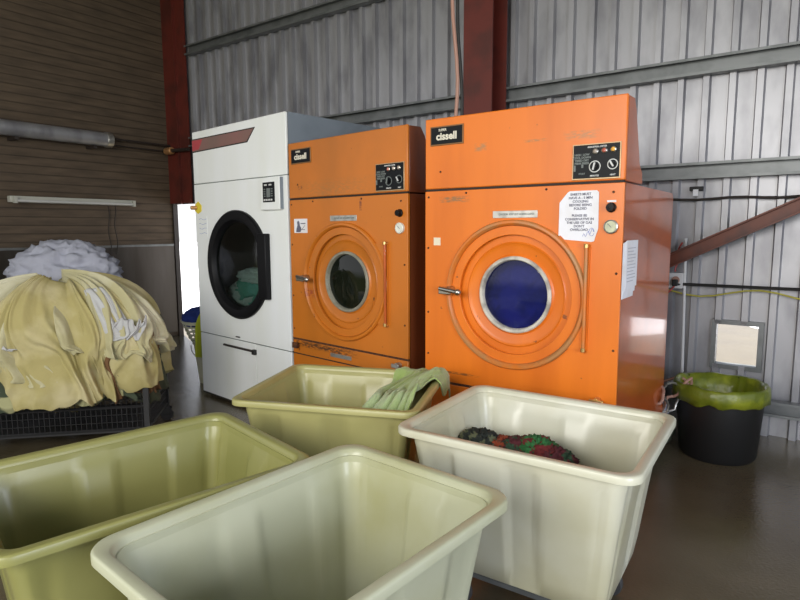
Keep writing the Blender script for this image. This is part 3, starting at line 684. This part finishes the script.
def cloth_obj(name, P, m, label=None, cat='linen', group=None, thick=.004, parent=None):
    n, mm, _ = P.shape
    mb = MB(); mb.v = [tuple(p) for p in P.reshape(-1, 3)]
    mb.f = [(i * mm + j, i * mm + j + 1, (i + 1) * mm + j + 1, (i + 1) * mm + j) for i in range(n - 1) for j in range(mm - 1)]
    o = obj(name, mb, m, parent, ang=180, sub=1)
    k = o.modifiers.new('s', 'SOLIDIFY'); k.thickness = thick; k.offset = 0
    if label: tag(o, label, cat, group)
    return o
def sheet_grid(c, ax, ay, wu, wv, nu, nv, comp=1., folds=6, amp=.03, seed=0, lift=0.):
    """grid centred at c, u along ax with pleats compressing it to comp, v along ay"""
    r = random.Random(seed); ph = r.uniform(0, 6)
    c = np.array(c, float); ax = np.array(ax, float); ay = np.array(ay, float)
    u = (np.linspace(0, 1, nu) - .5)[:, None]; v = (np.linspace(0, 1, nv) - .5)[None, :]
    z = amp * np.sin(2 * PI * folds * u + ph + 1.5 * np.sin(2.2 * v + ph)) + .02 * np.sin(5 * v + 3 * u + ph)
    P = c + (u * wu * comp)[..., None] * ax + (v * wv)[..., None] * ay
    P = P + z[..., None] * np.array([0, 0, 1.]) + (.01 * np.sin(9 * v + 5 * u))[..., None] * ax
    return P, wu / (nu - 1), wv / (nv - 1)

# ------------------------------------------------------------------ tubs
def rrect(hx, hy, r, n=8):
    pts = []
    for (sx, sy, a0) in ((1, 1, 0), (-1, 1, 90), (-1, -1, 180), (1, -1, 270)):
        for k in range(n + 1):
            a = math.radians(a0 + 90 * k / n); pts.append((sx * (hx - r) + r * math.cos(a), sy * (hy - r) + r * math.sin(a)))
    # densify straight edges
    out = []
    for i, p in enumerate(pts):
        q = pts[(i + 1) % len(pts)]; out.append(p)
        d = math.hypot(q[0] - p[0], q[1] - p[1])
        if d > .12:
            k = 40
            out += [(p[0] + (q[0] - p[0]) * j / k, p[1] + (q[1] - p[1]) * j / k) for j in range(1, k)]
    return out
def tub(label, cx, cy, rz, hx, hy, m, ztop=.70, r=.09):
    t = thing('laundry_tub', label, 'laundry tub', (cx, cy, 0), rz)
    zb = .17
    rings = []
    def ring(ins, z, rib=0., rad=None):
        ps = rrect(hx - ins, hy - ins, max((rad or r) - ins * .25, .03)); o_ = []
        for (x, y) in ps:
            if rib:
                w = 0.
                if abs(abs(x) - (hx - ins)) < 1e-4: w = 1 if (math.sin(y * 21. + .6) > .35) else 0
                elif abs(abs(y) - (hy - ins)) < 1e-4: w = 1 if (math.sin(x * 21. + .6) > .35) else 0
                k = 1 - w * rib / max(math.hypot(x, y), .1); x *= k; y *= k
            o_.append((x, y, z))
        return o_
    H = ztop - zb
    seq = [ring(.125, zb), ring(.112, zb + .01), ring(.100, zb + .08, .012), ring(.076, zb + H * .5, .012), ring(.050, ztop - .085, .012), ring(.046, ztop - .065), ring(.042, ztop - .020),
           ring(.008, ztop - .018), ring(.004, ztop - .026), ring(.000, ztop - .025), ring(.000, ztop - .006), ring(.003, ztop - .001), ring(.007, ztop), ring(.028, ztop - .001), ring(.033, ztop - .004), ring(.037, ztop - .014),
           ring(.052, ztop - .07), ring(.056, ztop - .09, .010), ring(.082, zb + H * .5, .010), ring(.106, zb + .085, .010), ring(.118, zb + .03), ring(.14, zb + .016)]
    n = len(seq[0]); mb = MB(); vs = [p for q in seq for p in q]
    fs = [(i * n + k, i * n + (k + 1) % n, (i + 1) * n + (k + 1) % n, (i + 1) * n + k) for i in range(len(seq) - 1) for k in range(n)]
    fs += [tuple(range(n)), tuple(range((len(seq) - 1) * n, len(seq) * n))]
    mb.add(vs, fs)
    obj('tub_body', mb, m, t, ang=50)
    a, b = hx - .19, hy - .17
    fm = MB().box(-a - .03, a + .03, -b - .03, -b + .02, zb - .03, zb - .001).box(-a - .03, a + .03, b - .02, b + .03, zb - .03, zb - .001).box(-a - .03, -a + .02, -b + .02, b - .02, zb - .03, zb - .001).box(a - .02, a + .03, -b + .02, b - .02, zb - .03, zb - .001)
    obj('base_frame', fm, M['galv_d'], t, smooth=False)
    for sx in (-1, 1):
        for sy in (-1, 1):
            x, y = sx * a, sy * b
            f_ = obj('castor', MB().box(x - .035, x + .035, y - .025, y + .025, zb - .036, zb - .03).box(x - .02, x + .02, y - .024, y - .020, .045, zb - .036).box(x - .02, x + .02, y + .020, y + .024, .045, zb - .036), M['alu'], t)
            obj('wheel', MB().cyl((x, y - .016, .05), (x, y + .016, .05), .05, 20), M['castor'], f_, bevel=.004)
    return t
tubA = tub('pale laundry tub before the bright orange dryer, holding dark patterned clothes', .510, 2.072, math.radians(-33.5), .420, .350, M['bin_light'], r=.065)
tubB = tub('yellowish laundry tub with the green towel over its corner', -.248, 2.605, math.radians(-14), .408, .345, M['bin_dark'], ztop=.695, r=.055)
tubC = tub('dim toned cream empty laundry tub nearest the wire cart of linen', -.795, 1.69, math.radians(-138), .425, .335, M['bin_dimmed'], ztop=.698, r=.06)
tubD = tub('cream empty laundry tub nearest the camera, in front of the others', -.205, 1.345, math.radians(-130.5), .425, .312, M['bin_mid'], ztop=.702, r=.07)

# green towel over the back right corner of tub B
rzB = math.radians(-14); cB = np.array([-.248, 2.605, 0]); ca, sa = math.cos(rzB), math.sin(rzB)
def LB(x, y, z): return np.array([cB[0] + x * ca - y * sa, cB[1] + x * sa + y * ca, z])
def bk0(y): return min(max((y + .05) / .40, 0), 1)
def towel_grid(nu=90, nv=80):
    path = [(.11, .61), (.17, .635), (.24, .662), (.31, .688), (.362, .702), (.376, .704), (.393, .703), (.411, .68), (.415, .60), (.417, .55)]
    seg = [0]
    for (a0, b0), (a1, b1) in zip(path[:-1], path[1:]): seg.append(seg[-1] + math.hypot(a1 - a0, b1 - b0))
    def at(d):
        for k in range(len(path) - 1):
            if d <= seg[k + 1] + 1e-9:
                t_ = (d - seg[k]) / (seg[k + 1] - seg[k]); return (path[k][0] + (path[k + 1][0] - path[k][0]) * t_, path[k][1] + (path[k + 1][1] - path[k][1]) * t_)
        return path[-1]
    P = np.zeros((nu, nv, 3))
    for i in range(nu):
        u = i / (nu - 1); yy = -.25 + .65 * u
        k_ = min(max((yy - .08) / .12, 0), 1); k_ = k_ * k_ * (3 - 2 * k_)
        smax = seg[4] + (seg[-1] - seg[4] - .06) * k_ + .008 * math.sin(u * 14)
        for j in range(nv):
            v = j / (nv - 1); s0_ = (.05 * bk0(yy)); x_, z_ = at(s0_ + v * (smax - s0_))
            y_ = yy + .05 * (1 - v) * math.sin(3 * u)
            q = x_ * 17 - yy * 5 + .6 * noise.noise(Vector((yy * 6, x_ * 6, 3)))
            fold = 2.2 * math.sqrt(abs(noise.noise(Vector((q, yy * 2.0, 7))))) - .6 + .5 * math.sqrt(abs(noise.noise(Vector((q * 2.1, yy * 4, 1)))))
            h = .030 * fold + .006
            zr_ = .690
            bk = min(max((yy - .24) / .06, 0), 1); bk = bk * bk * (3 - 2 * bk)
            if x_ < .385: z_ = z_ + (max(zr_, z_) - z_) * bk
            if yy > .34: z_ -= (yy - .34) * 1.6; y_ = .34 + (yy - .34) * .35 + .016
            h *= 1 - .6 * bk
            dr = min(max((-.06 - yy) / .19, 0), 1); dr = dr * dr * .15
            z_ -= dr; x_ = min(x_, .352 - .25 * dr) if dr > 0 else x_
            if yy < .2: y_ = max(y_, -(.345 - .065 - .15 * max(.70 - z_, 0)) + .02)
            out = x_ > .398
            P[i, j] = LB(x_ + (max(h, .006) if out else 0), y_, z_ + (0 if out else max(h, .004)))
    return P
P = towel_grid()
cloth_obj('green_towel', P, M['towel'], 'pale green towel draped over the corner of the yellowish tub', 'towel', thick=.007)

# garments in tub A
rzA = math.radians(-33.5)
def LA(x, y, z): return (.515 + x * math.cos(rzA) - y * math.sin(rzA), 2.052 + x * math.sin(rzA) + y * math.cos(rzA), z)
for (x, y, z, rx, ry, rz_, m_, sd, lab) in [(-.275, .07, .525, .075, .09, .055, 'pile1', 1, 'dark speckled garment at the left end of the clothes in the tub'), (-.185, .07, .515, .10, .09, .05, 'pile2', 2, 'rust red garment in the middle of the clothes in the tub'),
        (-.045, .08, .54, .075, .08, .055, 'pile3', 4, 'green and red garment topping the right heap in the tub'), (-.11, .08, .53, .07, .08, .05, 'pile4', 9, 'dark red garment between the rust red and the green one'), (.02, .06, .52, .06, .08, .055, 'pile4', 5, 'maroon garment at the right end of the clothes in the tub')]:
    crumple('patterned_garment', LA(x, y, z), (rx, ry, rz_), M[m_], sd, .42, 3.4, lab, 'garment', None, rz=rzA + sd)
# what the garments lie on: more laundry filling the tub below
crumple('patterned_garment', LA(-.11, .04, .36), (.20, .19, .14), M['pile1'], 12, .2, 3., 'large dark bundle underneath the patterned clothes in the tub', 'garment', rz=rzA)

# laundry behind the glass of the white dryer
def LWd(x, y, z): 
    return (P_WHITE[0] + x * math.cos(YW) + y * math.sin(YW), P_WHITE[1] - x * math.sin(YW) + y * math.cos(YW), z)
M['in_green'] = mat('teal_cloth', (.05, .20, .14), .9, col2=(.09, .26, .22), scale=5)
M['in_white'] = mat('pale_grey_cloth', (.28, .33, .31), .9)
crumple('drum_laundry', LWd(.58, .24, .90), (.26, .13, .15), M['in_green'], 21, .3, 2.2, 'green cloth lying behind the black door of the white dryer', 'laundry', rz=-YW)
crumple('drum_laundry', LWd(.40, .22, .84), (.20, .12, .12), M['in_white'], 23, .35, 2.5, 'pale cloth lying left of the green one inside the white dryer', 'laundry', rz=-YW)
crumple('drum_laundry', LWd(.62, .20, 1.03), (.24, .09, .06), M['in_white'], 25, .35, 2.5, 'pale cloth on top of the green one inside the white dryer', 'laundry', rz=-YW)
def LRt(x, y, z, P0=P_RIGHT, yw=YR): return (P0[0] + x * math.cos(yw) + y * math.sin(yw), P0[1] - x * math.sin(yw) + y * math.cos(yw), z)
crumple('drum_laundry', LRt(.516, .27, .98), (.27, .17, .26), M['blue_cloth2'], 31, .22, 2.2, 'blue laundry filling the drum of the bright orange dryer', 'laundry', rz=-YR)

# ------------------------------------------------------------------ linen cart at the left
CX, CY, CR = -2.23, 3.83, math.radians(10)
cart = thing('wire_cart', 'black wire cage cart heaped with cream linen', 'cart', (CX, CY, 0), CR)
hx, hy, z0, z1 = .55, .28, .13, .52
for sx in (-1, 1):
    for sy in (-1, 1):
        p_ = obj('corner_post', MB().box(sx * hx - .016, sx * hx + .016, sy * hy - .016, sy * hy + .016, z0 - .03, z1), M['wire'], cart)
        f_ = obj('castor', MB().box(sx * hx - .03, sx * hx + .03, sy * hy - .022, sy * hy - .018, .04, .10).box(sx * hx - .03, sx * hx + .03, sy * hy + .018, sy * hy + .022, .04, .10), M['wire'], cart)
        obj('wheel', MB().cyl((sx * hx, sy * hy - .014, .045), (sx * hx, sy * hy + .014, .045), .045, 18), M['castor'], f_)
obj('base_tray', MB().box(-hx, hx, -hy, hy, z0 - .02, z0), M['wire'], cart, smooth=False)
def panel(axis, s):
    mb = MB()
    L_ = hx if axis == 'x' else hy; n = int(L_ * 2 / .03)
    for k in range(n + 1):
        w = -L_ + 2 * L_ * k / n
        p, q = ((w, s * hy, z0), (w, s * hy, z1)) if axis == 'x' else ((s * hx, w, z0), (s * hx, w, z1))
        mb.cyl(p, q, .0028, 6)
    for k in range(9):
        z = z0 + (z1 - z0) * k / 8; r_ = .010 if k in (0, 8, 3) else .003
        p, q = ((-L_, s * hy, z), (L_, s * hy, z)) if axis == 'x' else ((s * hx, -L_, z), (s * hx, L_, z))
        mb.cyl(p, q, r_, 6)
    obj('wire_panel', mb, M['wire'], cart)
for s in (-1, 1): panel('x', s); panel('y', s)
def LC(x, y, z): return (CX + x * math.cos(CR) - y * math.sin(CR), CY + x * math.sin(CR) + y * math.cos(CR), z)
axc = (math.cos(CR), math.sin(CR), 0); ayc = (-math.sin(CR), math.cos(CR), 0)
crumple('linen_bundle', LC(.0, 0, .58), (.46, .26, .36), M['sheet_y'], 41, .12, 2.5, 'yellowed linen bundle filling the wire cart under the draped sheets', 'linen', rz=CR)
HX, HY, HZS, HZC = .585, .37, .72, 1.08
def drape(name, m, label, t0, t1, v0, hem, off, seed, amp=.045, freq=7., ragged=.06, nu=150, nv=70, thick=.004, ctr=(0, 0), crown=0., twist=.5):
    """cloth lying on the heap between the bearings t0..t1 (degrees), from v0 of the way to the crown down to the hem height"""
    r = random.Random(seed); o3 = Vector((seed * 5.13, seed * 2.77, seed * 1.31)); P = np.zeros((nu, nv, 3))
    for i in range(nu):
        u = i / (nu - 1); edge = min(u, 1 - u) * 8
        hm = hem + ragged * noise.noise(Vector((u * 5, 0, 0)) + o3) * 2 + .03 * noise.noise(Vector((u * 17, 3, 0)) + o3)
        for j in range(nv):
            v = j / (nv - 1); vv = v0 + (1 - v0) * v
            th = math.radians(t0 + (t1 - t0) * u + twist * 22 * (vv - .5) * 1. + 6 * noise.noise(Vector((u * 2, v * 1.5, 1)) + o3))
            if vv < .5:
                ph = vv / .5 * PI / 2; rho = math.sin(ph) ** .85; z = HZS + (HZC + crown - HZS) * math.cos(ph) ** 1.1
            else:
                k = (vv - .5) / .5; rho = 1. + .03 * k; z = HZS + (hm - HZS) * k
            w = Vector((u * 1.2, v * .8, 2)) + o3
            q = u * freq * 1.35 + 1.1 * noise.noise(w * 1.7) + .5 * noise.noise(w * 4.) + .25 * (v - .5) * math.sin(seed + u * 6)
            fold = (1 - 2 * abs(noise.noise(Vector((q * 1.0, v * .5, 0)) + o3)) * 2.0) + .45 * (1 - 4 * abs(noise.noise(Vector((q * 2.7, v * 1.1, 5)) + o3)))
            fine = noise.noise(Vector((q * 4.5, v * 7, 9)) + o3) * .18
            a_ = amp * (.45 + .75 * min(vv * 1.5, 1)) * (fold + fine)
            bulge = .06 * noise.noise(Vector((math.cos(th) * 1.5, math.sin(th) * 1.5, z * 3)) + Vector((3, 3, 3)))
            e_ = 2 / 2.6
            cx_ = math.copysign(abs(math.cos(th)) ** e_, math.cos(th)); cy_ = math.copysign(abs(math.sin(th)) ** e_, math.sin(th))
            rr = rho; nx, ny = cx_, cy_
            x = ctr[0] + HX * cx_ * rr + nx * (off + a_ + bulge) * min(rho * 1.4, 1); y = ctr[1] + HY * cy_ * rr + ny * (off + a_ + bulge) * min(rho * 1.4, 1)
            zz = z + (off + a_ * .9 + bulge) * (1 - min(rho, 1) ** 3)
            if edge < 1: zz -= (1 - edge) * .012
            P[i, j] = LC(x, y, zz)
    cloth_obj(name, P, m, label, 'linen', thick=thick)
drape('draped_sheet', M['cloth_olive'], 'dark olive camouflage patterned cloth hanging lowest on the wire cart', -175, -50, .35, .30, .0, 11, amp=.03, freq=4)
drape('draped_sheet', M['cloth_dgreen'], 'dark grey green cloth hanging lowest at the right end of the cart', -50, 40, .4, .28, .0, 12, amp=.025, freq=3, nu=80)
drape('draped_sheet', M['cloth_brown'], 'brown cloth showing below the cream sheets at the right front corner', -66, -12, .4, .35, .01, 13, amp=.02, freq=3, nu=80, ragged=.03)
drape('draped_sheet', M['sheet_y'], 'yellowed sheet draped over the right end of the linen heap', -70, 70, .02, .40, .025, 15, amp=.035, freq=6, ragged=.03)
drape('draped_sheet', M['sheet_c'], 'cream sheet bunched over the left front of the linen heap', -190, -92, .05, .52, .025, 16, amp=.045, freq=6, ragged=.05)
drape('draped_sheet', M['sheet_y'], 'long yellowed cloth hanging down the middle front of the heap', -104, -62, .10, .34, .04, 14, amp=.03, freq=3, ragged=.03, nu=80)
drape('draped_sheet', M['sheet_c'], 'pale cream sheet spread over the crown and right shoulder of the heap', -86, 10, .0, .60, .035, 17, amp=.04, freq=5, ragged=.06)
drape('draped_sheet', M['sheet_w'], 'white pillowcase lying on the right shoulder of the heap', -62, -40, .20, .84, .055, 18, amp=.012, freq=2, nu=60, nv=40, ragged=.03)
drape('draped_sheet', M['sheet_w'], 'white cloth corner showing at the left front of the heap', -122, -104, .30, .74, .05, 19, amp=.012, freq=2, nu=60, nv=40, ragged=.03)

# greyish heap on a second cart further back
t2 = thing('linen_trolley', 'low grey trolley carrying the pale grey heap by the wall', 'trolley', (-3.30, 5.35, 0), -.2)
obj('deck', MB().box(-.5, .5, -.32, .32, .72, .76), M['galv_d'], t2, bevel=.004)
for sx in (-1, 1):
    for sy in (-1, 1): obj('leg', MB().box(sx * .46 - .015, sx * .46 + .015, sy * .28 - .015, sy * .28 + .015, 0, .72), M['galv_d'], t2)
crumple('linen_heap', (-3.05, 5.30, 1.0), (.42, .28, .27), M['sheet_g'], 51, .25, 2.4, 'pale grey white heap of linen behind the cream sheets', 'linen', flat=-.85)

# ------------------------------------------------------------------ stack beside the white dryer
t = thing('cream_bucket', 'grubby cream bucket on the floor left of the white dryer', 'bucket', (-1.78, 5.30, 0))
obj('bucket_body', MB().lathe([(.001, .01), (.08, .01), (.085, .0), (.125, .36), (.135, .365), (.135, .38), (.120, .38), (.08, .02), (.001, .02)], axis='z', n=36), M['bucket'], t)
obj('bail_handle', MB().tube([(.15 * math.cos(a), -.02 - .15 * math.sin(a) * .3, .35 - .13 * math.sin(a)) for a in [PI * k / 16 for k in range(17)]], .004, 6), M['alu'], t)
t = thing('laundry_basket', 'cream slatted basket standing on the bucket by the white dryer', 'basket', (-1.80, 5.32, .385))
mb = MB().lathe([(.12, 0), (.13, .0), (.13, .012), (.12, .012)], axis='z', n=40, closed=True)
for k, z in enumerate((.03, .065, .10, .135, .17)):
    r_ = .133 + z * .38; mb.lathe([(r_, z), (r_ + .008, z), (r_ + .014, z + .018), (r_ + .004, z + .018)], axis='z', n=40, closed=True)
for k in range(16):
    a = 2 * PI * k / 16; mb.cyl((.128 * math.cos(a), .128 * math.sin(a), .005), (.203 * math.cos(a), .203 * math.sin(a), .19), .006, 6)
mb.cyl((0, 0, 0), (0, 0, .008), .125, 32)
obj('basket_body', mb, M['basket'], t)
obj('rim', MB().lathe([(.198, .185), (.216, .185), (.220, .20), (.202, .20)], axis='z', n=40, closed=True), M['basket'], t)
crumple('blue_laundry', (-1.80, 5.32, .595), (.19, .19, .10), M['blue_cloth'], 61, .15, 2.0, 'dark blue cloth heaped in the slatted basket', 'cloth')
P, du, dv = sheet_grid((-1.80, 5.20, .76), (.92, -.39, 0), (.39, .92, 0), .14, .40, 16, 40, .7, 2, .02, 5)
P = cloth(P, du, dv, [Ell((-1.80, 5.32, .54), (.225, .225, .17)), RBox((-1.80, 5.32, .42), (.18, .18, .14), .08)], steps=110, iters=9, fric=.7, pad=.012)
cloth_obj('yellow_cloth', P, M['yel_cloth'], 'acid yellow cloth hanging over the front of the slatted basket', 'cloth')

# ------------------------------------------------------------------ right side: black bin and tangle
t = thing('rubbish_bin', 'black round bin with a yellow green liner at the right', 'bin', (1.975, 3.50, 0))
obj('bin_body', MB().lathe([(.001, 0), (.20, 0), (.215, .02), (.245, .43), (.255, .435), (.255, .45), (.238, .45), (.205, .03), (.001, .025)], axis='z', n=48), M['binblk'], t)
obj('bin_rim', MB().lathe([(.243, .40), (.256, .40), (.256, .408), (.245, .408)], axis='z', n=48), M['binblk'], t)
mb = MB(); n = 72; seq = [(.264, .445), (.266, .49), (.262, .53), (.252, .545), (.235, .54), (.21, .45), (.19, .30), (.10, .24), (.002, .23)]
vs = []
for j, (r_, z) in enumerate(seq):
    for k in range(n):
        a = 2 * PI * k / n; w = noise.noise(Vector((math.cos(a) * 3, math.sin(a) * 3, j * .5)))
        w2 = noise.noise(Vector((math.cos(a) * 8, math.sin(a) * 8, j * .3)))
        rr = r_ + (max(w2, -.1) * .008 if j < 4 else w2 * .015); zz = z + (w * .03 if j == 0 else w * .012)
        vs.append((rr * math.cos(a), rr * math.sin(a), zz))
mb.add(vs, [(i * n + k, i * n + (k + 1) % n, (i + 1) * n + (k + 1) % n, (i + 1) * n + k) for i in range(len(seq) - 1) for k in range(n)])
li = obj('bin_liner', mb, M['liner'], ang=180, solid=.002); li.location = (1.975, 3.50, -.085)
tag(li, 'yellow green plastic liner folded over the black bin rim', 'bin liner')
r = random.Random(4)
bx, by = 1.66, 3.60
def tangle(seed, n, sp, zc, zr_):
    r = random.Random(seed); pts = []; p = Vector((bx, by, zc)); d = Vector((r.uniform(-1, 1), r.uniform(-1, 1), r.uniform(-1, 1))).normalized()
    for k in range(n):
        d = (d + Vector((r.uniform(-1, 1), r.uniform(-1, 1), r.uniform(-1, 1))) * .8 + Vector(((bx - p.x) * 5, (by - p.y) * 5, (zc - p.z) * 2 / zr_)) * .25).normalized()
        p = p + d * sp; p.z = max(p.z, .02); pts.append(p.copy())
    return pts
tag(obj('hose_tangle', MB().tube(tangle(3, 70, .035, .36, .22), .009, 7), M['hose']), 'tangled pinkish hose bundled between the right dryer and the black bin', 'hose')
tag(obj('hose_tangle', MB().tube(tangle(8, 70, .035, .30, .22), .007, 7), M['alu']), 'pale thin tubing knotted into the pinkish hose bundle', 'hose')
crumple('floor_rag', (1.58, 3.60, .26), (.09, .09, .10), M['sheet_g'], 71, .4, 2.6, 'small pale rag caught in the hose bundle', 'rag')
crumple('dark_sack', (1.63, 3.72, .11), (.14, .13, .12), M['cloth_dgreen'], 72, .3, 2.6, 'dark sack on the floor below the hose bundle', 'sack', flat=-.8)

# ------------------------------------------------------------------ light
w = bpy.data.worlds.new('sky'); bpy.context.scene.world = w; w.use_nodes = True
nt = w.node_tree; N, L = nt.nodes, nt.links; bg = N['Background']
tc = N.new('ShaderNodeTexCoord'); sp = N.new('ShaderNodeSeparateXYZ'); L.new(tc.outputs['Generated'], sp.inputs[0])
mr = N.new('ShaderNodeMapRange'); mr.inputs[1].default_value = -1; mr.inputs[2].default_value = 1; L.new(sp.outputs[2], mr.inputs[0])
cr = N.new('ShaderNodeValToRGB'); L.new(mr.outputs[0], cr.inputs[0])
e = cr.color_ramp.elements
e[0].position = 0; e[0].color = (.20, .20, .07, 1); e[1].position = 1; e[1].color = (.45, .60, .85, 1)
for p, c_ in ((.47, (.34, .34, .14, 1)), (.50, (1.5, 1.5, 1.55, 1)), (.57, (1.4, 1.4, 1.45, 1)), (.70, (.60, .70, .85, 1))):
    k = e.new(p); k.color = c_
L.new(cr.outputs[0], bg.inputs[0]); bg.inputs[1].default_value = .68
sun = bpy.data.lights.new('sun', 'SUN'); sun.energy = 12.; sun.angle = .01; sun.color = (1, .97, .92)
so = bpy.data.objects.new('sun', sun); C.objects.link(so)
# from behind the back wall, high
dvec = (-NW * .12 + DW * .25 + Vector((0, 0, -1))).normalized()
so.rotation_euler = dvec.to_track_quat('-Z', 'Y').to_euler()
def area(name, loc, tgt, sx, sy, pw, col):
    l = bpy.data.lights.new(name, 'AREA'); l.shape = 'RECTANGLE'; l.size = sx; l.size_y = sy; l.energy = pw; l.color = col
    o_ = bpy.data.objects.new(name, l); C.objects.link(o_); o_.location = loc
    o_.rotation_euler = (Vector(tgt) - Vector(loc)).to_track_quat('-Z', 'Y').to_euler(); return o_
# daylight from the wide open front of the shed
area('front_opening_daylight', (-2.2, -1.3, 2.3), (-.6, 3.6, 1.7), 3.0, 1.4, 130, (1, .97, .90))
area('side_opening_daylight', (1.8, -1.3, 1.5), (.3, 2.4, .7), 1.4, .9, 55, (.80, .86, 1))

# ------------------------------------------------------------------ camera
f = 581.725; pitch = math.radians(6.912); roll = math.radians(-.24938)
F = Vector((0, math.cos(pitch), -math.sin(pitch))); r_ = Vector((1, 0, 0)); u_ = r_.cross(F)
R_ = math.cos(roll) * r_ + math.sin(roll) * u_; U_ = -math.sin(roll) * r_ + math.cos(roll) * u_
cam = bpy.data.cameras.new('camera'); cam.sensor_width = 36; cam.lens = f / 800 * 36; cam.clip_start = .02
co = bpy.data.objects.new('camera', cam); C.objects.link(co)
co.matrix_world = Matrix(((R_.x, U_.x, -F.x, 0), (R_.y, U_.y, -F.y, 0), (R_.z, U_.z, -F.z, 1.4), (0, 0, 0, 1)))
sc = bpy.context.scene; sc.camera = co
sc.view_settings.view_transform = 'Standard'; sc.view_settings.look = 'None'; sc.view_settings.gamma = 1.; sc.view_settings.use_curve_mapping = False
sc.view_settings.exposure = .35
